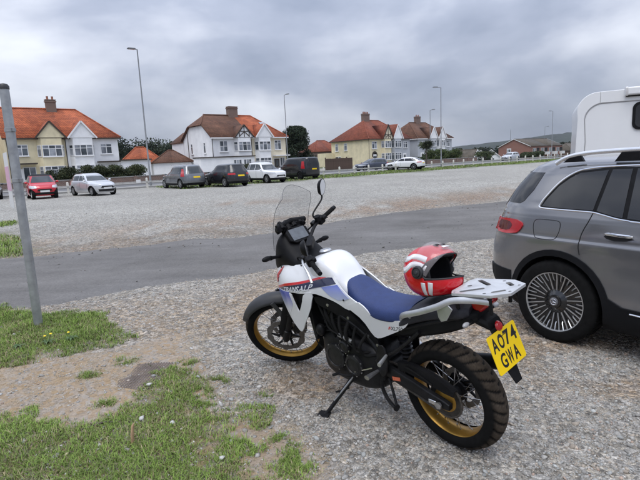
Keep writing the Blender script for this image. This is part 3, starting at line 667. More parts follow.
edge = [scr(i / 20, -1) for i in range(21)] + [scr(1, -1 + 2 * j / 16) for j in range(1, 17)] + [scr(1 - i / 20, 1) for i in range(1, 21)]
MB().tube(edge, .0018, 6).build('screen_edge', glass_mat('screen_rim', (.10, .10, .105), .6), ws)
DM = Matrix.Translation((1.245, 0, 1.165)) @ Matrix.Rotation(R(-52), 4, 'Y')
dash = MB().xf(ident); dash.prism(smooth_poly([(-.065, -.095), (.065, -.095), (.065, .095), (-.065, .095)]), .022, DM); dash = dash.build('dashboard', BLACKP, bike, bevel=.004)
SCRN = mat('display_glass', (.10, .11, .12), .12, var=.2, vs=30, coat=.5)
MB().prism([(-.045, -.07), (.045, -.07), (.045, .07), (-.045, .07)], .003, DM @ Matrix.Translation((0, 0, .0225))).build('display', SCRN, dash)
# bracket and rolled cover bundled above the dash
b = MB()
for k in range(9):
    a = k / 8; b.tube(spline([(1.33 + .02 * math.sin(k * 2.1), -.12 + .028 * k, 1.19 + .02 * math.cos(k * 1.7)), (1.315, -.10 + .027 * k, 1.245 + .018 * math.sin(k * 2.9)), (1.27, -.09 + .027 * k, 1.225 + .012 * math.sin(k))], 4), .021, 8)
b.tube([(1.30, -.13, 1.25), (1.30, .0, 1.268), (1.30, .13, 1.245)], .02, 10)
b.build('dash_bracket', BLACKP, bike)
# handlebar and controls (turned with the fork)
HB = [(.985, .41), (1.06, .28), (1.1, .2), (1.125, .1), (1.13, .045)]
bar = MB().tube(spline([(x_, y_, 1.135 - (.02 if y_ < .15 else 0)) for x_, y_ in HB] + [(x_, -y_, 1.135 - (.02 if y_ < .15 else 0)) for x_, y_ in HB[::-1]], 6), .0125, 12).xf(st).build('handlebar', BLACKM, bike)
for s in (1, -1):
    d = Vector((-.075, s * .13, 0)).normalized(); g0 = Vector((1.05, s * .297, 1.135))
    MB().tube([g0, g0 + d * .012, g0 + d * .014, g0 + d * .118, g0 + d * .12], [.02, .02, .0165, .0165, .015], 14).xf(st).build('grip', RUBBER, bar)
    MB().tube([g0 + d * .12, g0 + d * .15], [.0175, .0155], 14).xf(st).build('bar_end', BLACKM, bar)
    MB().box(g0 - d * .035 + Vector((0, 0, .002)), (.052, .058, .06), rz=s * .5).box(g0 - d * .03 + Vector((-.028, 0, .012)), (.03, .04, .03), rz=s * .5).xf(st).build('switch_gear', BLACKP, bar, bevel=.008)
    MB().box(g0 - d * .085 + Vector((.02, 0, .006)), (.035, .045, .035), rz=s * .5).xf(st).build('lever_perch', BLACKM, bar, bevel=.006)
    MB().tube(spline([g0 - d * .075 + Vector((.035, 0, .004)), g0 - d * .02 + Vector((.055, 0, -.002)), g0 + d * .06 + Vector((.06, 0, -.03)), g0 + d * .135 + Vector((.072, 0, -.07))], 6), [.008] * 18 + [.0105], 8, sq=(1, .55)).xf(st).build('lever', SILV if s > 0 else BLACKM, bar)
    m0 = g0 - d * .06 + Vector((.01, 0, .02)); mc = Vector((1.012, s * .405, 1.33)); m1 = mc + Vector((.02, -s * .01, -.03))
    MB().tube(spline([m0, m0 + Vector((.012, s * .01, .05)), m1 + Vector((.005, -s * .02, -.05)), m1], 6), .0065, 10).xf(st).build('mirror_stem', BLACKM, bar)
    MM = Matrix.Translation(mc) @ Matrix.Rotation(s * .22, 4, 'Z') @ Matrix.Rotation(-.10, 4, 'Y') @ Matrix(((0, 0, -1, 0), (1, 0, 0, 0), (0, 1, 0, 0), (0, 0, 0, 1)))
    MP = smooth_poly([(-.055 * s, -.052), (.02 * s, -.058), (.068 * s, -.02), (.066 * s, .035), (.03 * s, .062), (-.035 * s, .045)], 2)
    mi = MB(); mi.loft([[MM @ Vector((p[0] * k, p[1] * k, h_)) for p in MP] for k, h_ in ((.35, -.034), (.75, -.026), (.97, -.008), (1, .002), (.94, .002), (.93, -.001))]); mi = mi.xf(st).build('mirror', BLACKP, bar)
    MB().prism([(p[0] * .92, p[1] * .92) for p in MP], .002, MM).xf(st).build('mirror_glass', CHROME, mi)
    MB().tube(spline([g0 - d * .08 + Vector((.02, 0, 0)), (1.19, s * .14, 1.10), (1.2, s * .09, 1.0), (1.22, s * .06, .85)], 6), .0055, 6).xf(st).build('control_cable', RUBBER, bar)
MB().tube([(1.075, -.235, 1.15), (1.075, -.235, 1.19)], [.022, .024], 12).xf(st).build('fluid_reservoir', BLACKP, bar)
MB().box((1.115, 0, 1.112), (.05, .12, .045)).xf(st).build('bar_clamp', BLACKM, bar, bevel=.008)
# engine, frame and underside
eng = loftx('engine', [(.98, .12, .50, .27), (.93, .15, .56, .22), (.8, .165, .57, .2), (.6, .165, .55, .2), (.46, .15, .52, .24), (.40, .11, .46, .3)], ENG, bike, 4.5, .95)
MB().box((.79, 0, .66), (.20, .27, .26), rot=Matrix.Rotation(.22, 3, 'Y')).box((.81, 0, .78), (.22, .25, .09), rot=Matrix.Rotation(.22, 3, 'Y')).build('cylinder_block', ENG, eng, bevel=.015)
for k in range(5): MB().box((.795, 0, .575 + .03 * k), (.225, .29, .008), rot=Matrix.Rotation(.22, 3, 'Y')).build('fin', BLACKM, eng)
for s in (1, -1):
    for cx_, cz_, r_ in ((.80, .40, .092), (.63, .385, .075), (.70, .50, .045)):
        c = MB().lathe([(r_, 0), (r_, .02), (r_ * .95, .032), (r_ * .72, .038), (r_ * .68, .033), (0, .036)], (cx_, s * .15, cz_), (0, s, 0), 30).build('engine_cover', mat('engine_cover_grey', (.016, .016, .017), .34, metal=.2, spec=.3, var=.35, vs=25, bump=.08, bs=80), eng)
        for j in range(7): a = 2 * PI * j / 7; MB().lathe([(0, .006), (.007, .006), (.007, 0)], (cx_ + r_ * .97 * math.cos(a), s * .172, cz_ + r_ * .97 * math.sin(a)), (0, s, 0), 6).build('bolt', STEEL, c)
MB().box((1.015, 0, .64), (.035, .34, .34), rot=Matrix.Rotation(.18, 3, 'Y')).build('radiator', BLACKM, bike, bevel=.006)
for s in (1, -1):
    MB().tube(spline([(.9, s * .05, .62), (1.0, s * .06, .56), (1.01, s * .06, .38), (.93, s * .05, .235), (.7, -.05, .185), (.5, -.09, .22)], 6), .022, 12).build('exhaust_header', STEEL, bike)
    MB().tube(spline([(1.18, s * .05, .98), (1.05, s * .12, .83), (.8, s * .14, .74), (.55, s * .105, .60), (.44, s * .11, .48), (.42, s * .12, .33)], 6), .019, 10).build('frame_tube', BLACKM, bike)
    MB().tube(spline([(.48, s * .10, .66), (.3, s * .11, .70), (.05, s * .105, .80), (-.16, s * .095, .88)], 6), .013, 8).build('subframe_tube', BLACKM, bike)
    MB().tube(spline([(.45, s * .14, .46), (.25, s * .135, .6), (.1, s * .125, .74)], 5), .012, 8).build('subframe_strut', BLACKM, bike)
MB().tube(spline([(.5, -.09, .22), (.35, -.14, .3), (.2, -.17, .42), (.05, -.17, .45), (-.16, -.175, .50), (-.20, -.175, .51)], 6), [.026] * 13 + [.045] * 17 + [.038], 14, sq=(.8, 1.1)).build('silencer', BLACKM, bike)
secs = [[(x_, y_ * w_, z_ + abs(y_) ** 2 * 4 * .6 * .1) for y_ in (-1, -.6, 0, .6, 1)] for x_, w_, z_ in ((1.0, .10, .34), (.96, .12, .25), (.88, .13, .19), (.7, .13, .175), (.55, .12, .18))]
MB().loft(secs, closed=False, cap=False).build('skid_plate', BLACKM, bike, solid=.004)
MB().tube([(.33, .0, .66), (.30, .0, .36)], .012, 10).tube([(.335, 0, .64), (.31, 0, .42)], .032, 12).build('rear_shock', BLACKM, bike)
for k in range(9): MB().lathe([(.036, -.004), (.042, 0), (.036, .004)], (.332 - k * .0033, 0, .635 - k * .026), (.11, 0, 1), 14).build('shock_coil', mat('shock_spring', (.03, .03, .034), .4, var=.1), bike)
# swing arm, chain run, stand, foot controls
sw = MB()
for s in (1, -1):
    secs = []
    for x_, z_, h_, y_ in ((.45, .405, .05, .10), (.36, .40, .085, .118), (.2, .375, .078, .122), (.08, .345, .07, .118), (-.03, .325, .055, .114), (-.06, .322, .035, .114)):
        secs.append([(x_, s * (y_ + a * .017), z_ + b_ * h_ / 2) for a, b_ in ((-1, -.8), (-.7, -1), (.7, -1), (1, -.8), (1, .8), (.7, 1), (-.7, 1), (-1, .8))])
    sw.loft(secs)
sw.tube([(.40, -.12, .40), (.40, .12, .40)], .04, 12); sw = sw.build('swing_arm', BLACKM, bike, fix=True)
MB().tube([(0, -.15, RCZ), (0, .15, RCZ)], .013, 12).lathe([(.022, 0), (.022, .012), (.012, .014)], (0, .14, RCZ), (0, 1, 0), 6).build('rear_axle', STEEL, bike)
MB().box((.045, .139, .328), (.05, .008, .026)).build('chain_adjuster', CHROME, sw, bevel=.003)
MB().box((.30, .1405, .385), (.06, .004, .022), rot=Matrix.Rotation(.2, 3, 'Y')).build('warning_label', mat('label_print', (.5, .12, .06), .5, var=.3, vs=60), sw)
sp = MB(); n = 84; vs = []
for yy in (.072, .080):
    for k in range(n): a = 2 * PI * k / n; r_ = .103 + (.004 if k % 2 else -.004); vs.append((r_ * math.cos(a), yy, RCZ + r_ * math.sin(a)))
    for k in range(n): a = 2 * PI * k / n; vs.append((.068 * math.cos(a), yy, RCZ + .068 * math.sin(a)))
fs = []
for k in range(n):
    l = (k + 1) % n; fs += [(k, l, n + l, n + k)[::-1], (2 * n + k, 2 * n + l, 3 * n + l, 3 * n + k), (k, l, 2 * n + l, 2 * n + k), (n + k, n + l, 3 * n + l, 3 * n + k)[::-1]]
sp.add(vs, fs); sp = sp.build('sprocket', mat('sprocket_steel', (.06, .055, .05), .45, metal=.7, var=.4, vs=40), rw, fix=True)
MB().lathe([(.03, .03), (.072, .072), (.072, .08), (.03, .10)], (0, 0, RCZ), (0, 1, 0), 24).build('sprocket_carrier', GOLD, rw)
chain = [(.105 * math.cos(a), .076, RCZ + .105 * math.sin(a)) for a in np.linspace(R(95), R(275), 40)]
chain = [(.52, .076, .44), *[(.52 - .5 * k / 20, .076, .44 - .005 * k / 20) for k in range(20)], *chain, *[(.0 + .5 * k / 20, .076, .22 + .13 * k / 20) for k in range(1, 20)], (.55, .076, .38)]
MB().tube([Vector(p) for p in chain], .009, 6, closed=True, sq=(.6, 1)).build('drive_chain', mat('chain_steel', (.10, .09, .08), .5, metal=.6, var=.4, vs=60), bike)
secs = [[(x_, .095 + a * .018, z_ + b_) for a, b_ in ((-1.6, .0), (-.4, .012), (1, .008), (1.15, -h_), (.95, -h_), (.8, 0), (-.4, .004), (-1.5, -.008))] for x_, z_, h_ in ((.30, .475, .03), (.2, .49, .055), (.08, .475, .06), (-.02, .445, .05), (-.085, .41, .02))]
MB().loft(secs).build('chain_guard', BLACKP, bike, fix=True)
MB().tube(spline([(.24, .118, .475), (.15, .122, .46), (.05, .12, .42)], 5), .006, 6).build('brake_line', RUBBER, bike)
secs = [[(x_, y_ * hw, z_ + .02 * (1 - abs(y_))) for y_ in (-1, -.5, 0, .5, 1)] for x_, z_, hw in ((.37, .60, .06), (.31, .665, .075), (.2, .70, .085), (.1, .70, .085))]
MB().loft(secs, closed=False, cap=False).build('tyre_hugger', BLACKP, bike, solid=.004)
sst_ = MB().tube([(.66, .13, .30), (.70, .175, .235), (.775, .315, .075), (.79, .343, .048)], [.02, .016, .0135, .0135], 12).build('side_stand', BLACKM, bike)
MB().box((.795, .352, .052), (.085, .06, .012), rot=Matrix.Rotation(-.13, 3, 'X') @ Matrix.Rotation(.3, 3, 'Z')).build('stand_foot', BLACKM, sst_, bevel=.005)
MB().tube([(.665, .15, .29), (.755, .28, .13)], .006, 8).build('stand_spring', STEEL, sst_)
MB().tube(spline([(.70, .18, .20), (.735, .22, .185), (.75, .26, .19)], 4), .007, 8).build('stand_tang', BLACKM, sst_)
for s in (1, -1):
    br = MB().prism(smooth_poly([(.36, .60), (.42, .58), (.44, .42), (.40, .37), (.36, .40), (.335, .50)]), .012, Matrix(((1, 0, 0, 0), (0, 0, -1, s * .152 + .006), (0, 1, 0, 0), (0, 0, 0, 1)))).build('footrest_bracket', BLACKM, bike, bevel=.004)
    MB().tube([(.43, s * .155, .405), (.425, s * .265, .41)], [.012, .02], 8, sq=(1, .7)).build('footrest', STEEL, br)
    MB().tube([(.345, s * .155, .535), (.325, s * .22, .53), (.315, s * .255, .528)], [.009, .012, .013], 10).build('pillion_footrest', SILV, br)
MB().tube(spline([(.60, .17, .33), (.68, .19, .30), (.775, .195, .285)], 4), .007, 8).tube([(.775, .185, .287), (.79, .235, .289)], .010, 10).build('gear_lever', BLACKM, bike)
MB().tube(spline([(.43, .125, .36), (.425, .14, .28), (.385, .15, .225), (.32, .165, .20), (.285, .175, .215)], 6), .012, 8).tube(spline([(.37, .13, .36), (.335, .145, .29), (.30, .165, .22)], 4), .009, 8).tube([(.29, .165, .212), (.28, .195, .216)], [.014, .017], 10).build('centre_stand', BLACKM, bike)
MB().tube([(.36, -.17, .33), (.46, -.18, .32)], .008, 8).build('brake_pedal', BLACKM, bike)
for k in range(7):
    a = rng.random(6)
    MB().tube(spline([(.95 - .07 * k, .10 + .05 * a[0], .80 - .03 * k), (.9 - .06 * k, .165 + .02 * a[1], .70 - .03 * k + .05 * a[2]), (.83 - .05 * k, .15 + .03 * a[3], .60 - .02 * k), (.8 - .06 * k, .13, .50)], 5), .006 + .006 * a[4], 8).build('hose', RUBBER, bike)
MB().box((.60, .06, .66), (.16, .09, .12)).build('battery_box', BLACKP, bike, bevel=.01)
MB().ell((.93, .165, .56), (.035, .03, .045), 12, 8).build('horn', BLACKM, bike)
MB().box((.52, 0, .69), (.1, .15, .14)).build('airbox', BLACKP, bike, bevel=.012)
MB().tube([(.47, .165, .415), (.62, .18, .345)], .005, 8).build('gear_linkage', CHROME, bike)
for x_, z_ in ((.80, .775), (.66, .70), (.52, .60), (.45, .555)): MB().lathe([(0, .010), (.011, .010), (.012, 0)], (x_, yb(x_, z_) - .004, z_), (0, 1, 0), 6).build('frame_bolt', STEEL, bike)
for a in ((.93, .17, .42, .95, .16, .55), (.70, .175, .57, .86, .165, .66), (.58, .165, .50, .66, .17, .60)): MB().tube(spline([a[:3], ((a[0] + a[3]) / 2 + .02, a[1] + .02, (a[2] + a[5]) / 2), a[3:]], 5), .005, 6).build('wiring', RUBBER, bike)
MB().tube([(.62, .168, .555), (.74, .172, .575)], .014, 10).build('coolant_pipe', mat('dull_alloy', (.22, .22, .22), .45, metal=.7, var=.2, vs=30), bike)

# ------------------------------------------------------------------ the helmet on the pillion seat
HR = mat('helmet_red', (.56, .003, .012), .16, var=.04, coat=.4); HW = mat('helmet_white', (.82, .82, .83), .2, var=.02, coat=.7)
HB_ = mat('helmet_lining', (.012, .012, .014), .85, var=.3, vs=40); HT = mat('helmet_trim', (.02, .02, .022), .5, var=.15)
helmet = thing('helmet', 'red full-face helmet with white stripes and raised visor on the motorcycle seat', 'helmet')
# centre and facing in world space: it rests on the pillion pad, opening towards the back of the bike
bm_ = Matrix.Rotation(2.2752, 4, 'Z') @ Matrix.Rotation(-.1333, 4, 'X'); bm_.translation = (.761, 2.637, 0)
hc = bm_ @ Vector((.07, .0, 1.062)); helmet.location = hc
helmet.rotation_euler = Euler((R(-6), R(-14), R(-48)), 'XYZ')
HA, HBW, HH = .157, .134, .146           # half length, width, height of the shell
def hs(az, el, d=0.0):
    """point on the shell; az 0 = facing +X, el up"""
    ca, sa, ce, se = math.cos(az), math.sin(az), math.cos(el), math.sin(el)
    n = 2.3; r = 1 / ((abs(ca * ce) / HA) ** n + (abs(sa * ce) / HBW) ** n + (abs(se) / HH) ** n) ** (1 / n)
    if el < 0:                              # chin bar runs forward, the back of the neck is cut in
        f_ = max(0, ca) ** 2; r *= 1 + .16 * f_ * min(1, -el / .6) - .06 * max(0, -ca) * min(1, -el / .9)
    r += d
    p = Vector((r * ca * ce, r * sa * ce, r * se))
    if p.z < -.128: p.z = -.128 - (p.z + .128) * 0
    return p
def in_port(az, el):
    a = (az + PI) % (2 * PI) - PI
    lo = R(-15) - R(3) * (abs(a) / R(75)) ** 2; hi = R(31) - R(14) * (abs(a) / R(75)) ** 2
    return abs(a) < R(76) and lo < el < hi
def hpatch(name, cells, m, d, th, parent, fn=hs):
    """patch of shell given as (az, el) quads"""
    b = MB()
    for c in cells: b.add([fn(a, e_, d) for a, e_ in c], [(0, 1, 2, 3)])
    return b.build(name, m, parent, fix=True, solid=th)
NA, NE = 144, 72; cells = []; liner = []
for i in range(NA):
    for j in range(NE):
        a0, a1 = -PI + 2 * PI * i / NA, -PI + 2 * PI * (i + 1) / NA; e0, e1 = -R(62) + (PI / 2 + R(62)) * j / NE, -R(62) + (PI / 2 + R(62)) * (j + 1) / NE
        if in_port((a0 + a1) / 2, (e0 + e1) / 2): continue
        cells.append(((a0, e0), (a1, e0), (a1, e1), (a0, e1)))
shell = hpatch('shell', cells, HR, 0, .006, helmet); hpatch('lining', cells, HB_, -.012, .012, helmet)
hpatch('inner_padding', [((-PI + 2 * PI * i / 48, -R(60) + R(150) * j / 24), (-PI + 2 * PI * (i + 1) / 48, -R(60) + R(150) * j / 24), (-PI + 2 * PI * (i + 1) / 48, -R(60) + R(150) * (j + 1) / 24), (-PI + 2 * PI * i / 48, -R(60) + R(150) * (j + 1) / 24)) for i in range(48) for j in range(24) if not (abs(-PI + 2 * PI * (i + .5) / 48) < R(60) and -R(40) < -R(60) + R(150) * (j + .5) / 24 < R(35))], HB_, -.028, .004, helmet)
edge = []
for k in range(121):
    t = 2 * PI * k / 120; a = R(76) * math.copysign(min(1, abs(math.cos(t)) ** .5), math.cos(t)); lo = R(-15) - R(3) * (abs(a) / R(75)) ** 2; hi = R(31) - R(14) * (abs(a) / R(75)) ** 2
    s_ = math.copysign(abs(math.sin(t)) ** .5, math.sin(t)); edge.append(hs(a, (lo + hi) / 2 + (hi - lo) / 2 * s_, .001))
MB().tube(edge[:-1], .0045, 6, closed=True).build('port_trim', HT, shell)
MB().tube([hs(2 * PI * k / 60, -R(62), 0) for k in range(60)], .006, 6, closed=True).build('neck_roll', HT, shell)
# raised visor hinged at the two side plates
PIV = Vector((-.004, 0, -.004)); VR = Matrix.Rotation(R(-55), 3, 'Y')
def vis(a, e_, d):
    p = hs(a, e_, d); return VR @ (p - PIV) + PIV
VM = glass_mat('visor', (.6, .55, .56), .12, .04)
hpatch('visor', [((R(-84 + 168 * i / 40), R(-25 + 46 * j / 14)), (R(-84 + 168 * (i + 1) / 40), R(-25 + 46 * j / 14)), (R(-84 + 168 * (i + 1) / 40), R(-25 + 46 * (j + 1) / 14)), (R(-84 + 168 * i / 40), R(-25 + 46 * (j + 1) / 14))) for i in range(40) for j in range(14)], VM, .007, .0025, helmet, vis)
for s in (1, -1):
    c = hs(s * R(86), R(2), .002); n = Vector((.02, s, .02)).normalized()
    h = MB().lathe([(0, .017), (.026, .017), (.034, .012), (.036, 0), (.034, -.012)], c, n, 28).build('visor_hinge', HT, helmet)
    MB().lathe([(0, .0205), (.008, .0205), (.01, .017)], c, n, 14).build('hinge_screw', GREYP, h); MB().lathe([(.022, .0165), (.025, .0195), (.028, .0165)], c, n, 24).build('hinge_ring', BLACKP, h)
def band(pts, w):
    """ribbon along (az, el) points, given in degrees for the right side; mirrored by the caller"""
    P = spline([(a, e_, 0) for a, e_ in pts], 8); out = []
    for k in range(len(P) - 1):
        d0 = (P[k + 1] - P[k]).normalized(); n0 = Vector((-d0.y, d0.x, 0)); d1 = (P[min(k + 2, len(P) - 1)] - P[k + 1]); d1 = d1.normalized() if d1.length > 0 else d0; n1 = Vector((-d1.y, d1.x, 0))
        q = [P[k] - n0 * w, P[k + 1] - n1 * w, P[k + 1] + n1 * w, P[k] + n0 * w]; out.append([(R(v.x), R(v.y)) for v in q])
    return out
for s in (1, -1):
    m_ = lambda L_: [[(a * s, e_) for a, e_ in c][::s] for c in L_]
    hpatch('white_stripe', m_(band([(62, 26), (82, 36), (104, 40), (124, 34), (146, 34), (165, 40)], 6.2)), HW, .0012, .0012, shell)
    hpatch('white_stripe', m_(band([(66, 8), (84, 19), (104, 21), (126, 11), (148, 10), (166, 16)], 6)), HW, .0012, .0012, shell)
    hpatch('white_stripe', m_(band([(79, -22), (82, -38), (86, -55)], 5.6)), HW, .0012, .0012, shell); hpatch('white_stripe', m_(band([(61, -22), (64, -38), (69, -54)], 5.4)), HW, .0012, .0012, shell)
    hpatch('white_stripe', m_(band([(150, 58), (165, 56), (178, 54)], 5)), HW, .0012, .0012, shell)
for a, e_ in ((20, 62), (-20, 62), (180, 30)):
    c = hs(R(a), R(e_), .004); MB().ell(c, (.024, .014, .006), 12, 8, Matrix.Rotation(R(a), 3, 'Z')).build('vent', HT, shell)
hpatch('visor_mark', [((R(a0), R(-12)), (R(a0 + 6), R(-12)), (R(a0 + 6), R(-6)), (R(a0), R(-6))) for a0 in range(-12, 12, 6)], HW, .0105, .0008, helmet, vis)

# ------------------------------------------------------------------ road vehicles
PGLASS = mat('tinted_glass', (.016, .017, .019), .05, var=.1, vs=2, spec=.6)
CGLASS = mat('car_glass', (.035, .042, .046), .04, var=.15, vs=1.5, spec=.6)
CLAD = mat('black_cladding', (.010, .0105, .012), .55, var=.15, vs=8, bump=.05, bs=200, spec=.12)
LAMPG = mat('lamp_glass', (.55, .57, .60), .08, var=.15, vs=20, coat=.6); DARKI = mat('dark_inside', (.008, .008, .009), .85, var=0)
PLW = mat('white_plate', (.75, .75, .74), .4, var=.04); AMBER = mat('amber_lens', (.55, .16, .01), .15, var=.1)
class Car:
    """body made of stacked plan outlines: row = (z, nose x, tail x, half width); rounded towards both ends"""
    def __init__(s, rows, x0=0.0, nf=4.0, nr=4.5, sub=5):
        P = np.array(rows, float); out = []
        for i in range(len(P) - 1):
            a = P[max(i - 1, 0)]; b = P[i]; c = P[i + 1]; d = P[min(i + 2, len(P) - 1)]
            for k in range(sub):
                t = k / sub; q = .5 * (2 * b + (c - a) * t + (2 * a - 5 * b + 4 * c - d) * t * t + (3 * b - a - 3 * c + d) * t ** 3)
                q[0] = b[0] + (c[0] - b[0]) * t; lo = np.minimum(b, c); hi = np.maximum(b, c); pad = (hi - lo) * .06; out.append(np.clip(q, lo - pad, hi + pad))
        out.append(P[-1]); s.T = np.array(out); s.x0 = x0; s.nf = nf; s.nr = nr
    def at(s, z): return [float(np.interp(z, s.T[:, 0], s.T[:, k])) for k in (1, 2, 3)]
    def y(s, x, z):
        f, r, w = s.at(z); d = (x - s.x0) / (f - s.x0) if x > s.x0 else (x - s.x0) / (r - s.x0); n = s.nf if x > s.x0 else s.nr
        return w * max(0, 1 - min(1, abs(d)) ** n) ** (1 / n)
    def xe(s, y, z, end):
        f, r, w = s.at(z); e_, n = (f, s.nf) if end > 0 else (r, s.nr)
        return s.x0 + (e_ - s.x0) * max(0, 1 - min(1, abs(y) / w) ** n) ** (1 / n)
    def side(s, sg, d=0.0):
        def fn(x, z, t):
            e_ = .004; y0 = s.y(x, z); n = Vector((-(s.y(x + e_, z) - s.y(x - e_, z)) / (2 * e_), 1, -(s.y(x, z + e_) - s.y(x, z - e_)) / (2 * e_)))
            n.x = max(-3, min(3, n.x)); n.z = max(-2, min(2, n.z)); n.normalize(); p = Vector((x, y0, z)) + n * (t + d); p.y *= sg; return p
        return fn
    def endf(s, end, d=0.0):
        def fn(y, z, t):
            e_ = .004; x0 = s.xe(y, z, end); n = Vector((1, -(s.xe(y + e_, z, end) - s.xe(y - e_, z, end)) / (2 * e_), -(s.xe(y, z + e_, end) - s.xe(y, z - e_, end)) / (2 * e_)))
            n.y = max(-4, min(4, n.y)); n.z = max(-4, min(4, n.z)); n.normalize(); return Vector((x0, y, z)) + n * end * (t + d)
        return fn
    def endn(s, end, d=0.0):
        f0 = s.endf(end, d); return lambda q, z, t: f0(q * s.at(z)[2], z, t)
    def windows(s, zlo, zhi, cuts, kf=.72, kr=.8):
        zs = np.linspace(zlo, zhi, 6); xf = [s.x0 + kf * (s.at(z)[0] - s.x0) for z in zs]; xr = [s.x0 + kr * (s.at(z)[1] - s.x0) for z in zs]; out = []; ed = [99] + list(cuts) + [-99]
        for a, b in zip(ed[:-1], ed[1:]):
            R_ = [(min(x_, a - .03), z) for x_, z in zip(xf, zs)]; L_ = [(max(x_, b + .03), z) for x_, z in zip(xr, zs)]
            q = [r for r, l in zip(R_, L_) if r[0] - l[0] > .02]; p = [l for r, l in zip(R_, L_) if r[0] - l[0] > .02]
            if len(q) > 1: out.append(q + p[::-1])
        return out
    def body(s, parent, m, seg=72, clad=None, axles=(), wr=.36, arch=.06, hw=.9, roof_z=None):
        b = MB(); secs = []
        for z, f, r, w in s.T:
            q = []
            for k in range(seg):
                a = 2 * PI * k / seg; c, sn = math.cos(a), math.sin(a); n, e_ = (s.nf, f) if c >= 0 else (s.nr, r)
                q.append((s.x0 + (e_ - s.x0) * abs(c) ** (2 / n), math.copysign(abs(sn) ** (2 / n), sn) * w, z))
            secs.append(q)
        b.loft(secs); n_ = seg * (len(secs) - 1)
        if clad is not None:
            for i in range(n_): b.m[i] = 1 if s.T[i // seg][0] < clad - 1e-6 else 0
        if roof_z is not None:
            for i in range(n_ + 2): b.m[i] = 1 if i == n_ + 1 or (i < n_ and s.T[i // seg][0] >= roof_z) else b.m[i]
        o = b.build('body', [m, CLAD, DARKI], parent, ang=50, fix=False)
        cs = []
        for x_ in axles:
            for sg in (1, -1):
                c = MB().lathe([(wr + arch, 0), (wr + arch, .36)], (x_, sg * (hw - .30), wr + .005), (0, sg, 0), 40).build('cut', [DARKI], fix=True); cs.append(c)
        boolean(o, cs); o.data.set_sharp_from_angle(angle=R(40))
        return o
def wheel(parent, x, sg, yo, r, w, rim_r, spokes=7, rim_m=None, name='wheel'):
    rim_m = rim_m or SILV
    t = MB().lathe([(rim_r, 0), (rim_r + .012, .008), (r * .93, .006), (r * .985, -.012), (r, -.03), (r, -w + .03), (r * .985, -w + .012), (r * .9, -w), (rim_r, -w)], (x, sg * yo, r), (0, sg, 0), 40, cap=False).build(name, RUBBER, parent)
    b = MB().lathe([(rim_r, -.004), (rim_r - .012, .0), (rim_r - .016, -.012), (rim_r - .02, -.05)], (x, sg * yo, r), (0, sg, 0), 40, cap=False)
    for k in range(spokes):
        a = 2 * PI * k / spokes; c, s_ = math.cos(a), math.sin(a); p0 = (x + .05 * c, sg * (yo - .018), r + .05 * s_); p1 = (x + (rim_r - .008) * c, sg * (yo - .006), r + (rim_r - .008) * s_)
        b.tube([p0, p1], [.032, .022], 4, sq=(1, .5))
    b.lathe([(.065, -.03), (.065, -.008), (.04, -.004), (0, -.002)], (x, sg * yo, r), (0, sg, 0), 16); b.build('rim', rim_m, t)
    MB().lathe([(rim_r - .015, -.05), (0, -.05)], (x, sg * yo, r), (0, sg, 0), 24).build('brake', DARKI, t)
    return t

# the grey family SUV beside the motorcycle
PAINT_G = mat('grey_metallic_paint', (.225, .225, .232), .17, metal=.62, var=.03, vs=300, coat=.8)
suv = thing('suv', 'grey metallic SUV with chrome window trim and multi-spoke alloy wheels beside the motorcycle', 'car', (3.55, 3.40, 0), R(-56.5))
SV = Car([(.21, 2.12, -2.12, .82), (.30, 2.22, -2.22, .885), (.45, 2.29, -2.30, .914), (.60, 2.31, -2.315, .918), (.76, 2.30, -2.31, .919), (.88, 2.275, -2.28, .924), (.915, 2.26, -2.272, .923), (.935, 2.25, -2.268, .913), (.97, 2.20, -2.255, .911), (1.02, 2.0, -2.24, .907), (1.06, 1.65, -2.225, .903), (1.09, 1.35, -2.21, .899), (1.13, 1.12, -2.195, .890), (1.20, .98, -2.16, .865), (1.34, .68, -2.08, .816), (1.46, .40, -1.98, .772), (1.53, .22, -1.90, .735), (1.575, .02, -1.80, .675), (1.60, -.15, -1.68, .56), (1.612, -.3, -1.45, .36)], x0=-.6, nf=3.6, nr=4.5)
RA = -1.415
SV.body(suv, PAINT_G, 120, clad=.40, axles=(RA, 1.415), wr=.367, arch=.045, hw=.92)
def shiftx(pts): return [(RA + a, b) for a, b in pts]
def trail(name, pts, sg, r, m, d=0.0, closed=False, sq=None, car=SV, parent=suv, seg=6, n=6):
    fn = car.side(sg, d); P = spline([(a, b, 0) for a, b in pts] + ([(pts[0][0], pts[0][1], 0)] if closed else []), n)
    if closed: P = P[:-1]
    return MB().tube([fn(p.x, p.y, 0) for p in P], r, seg, closed=closed, sq=sq).build(name, m, parent)
QW = shiftx([(-.17, 1.192), (.02, 1.186), (.285, 1.184), (.335, 1.50), (.11, 1.475), (.03, 1.43), (-.05, 1.365), (-.13, 1.26)])
RW = shiftx([(.315, 1.182), (.37, 1.168), (.46, 1.148), (.515, 1.14), (.51, 1.508), (.365, 1.503)])
RW2 = shiftx([(.55, 1.138), (.65, 1.133), (1.28, 1.128), (1.28, 1.512), (.545, 1.51)])
FW = shiftx([(1.34, 1.128), (2.30, 1.128), (2.02, 1.34), (1.72, 1.49), (1.34, 1.512)])
GAP = mat('panel_gap', (.006, .006, .007), .8, var=0)
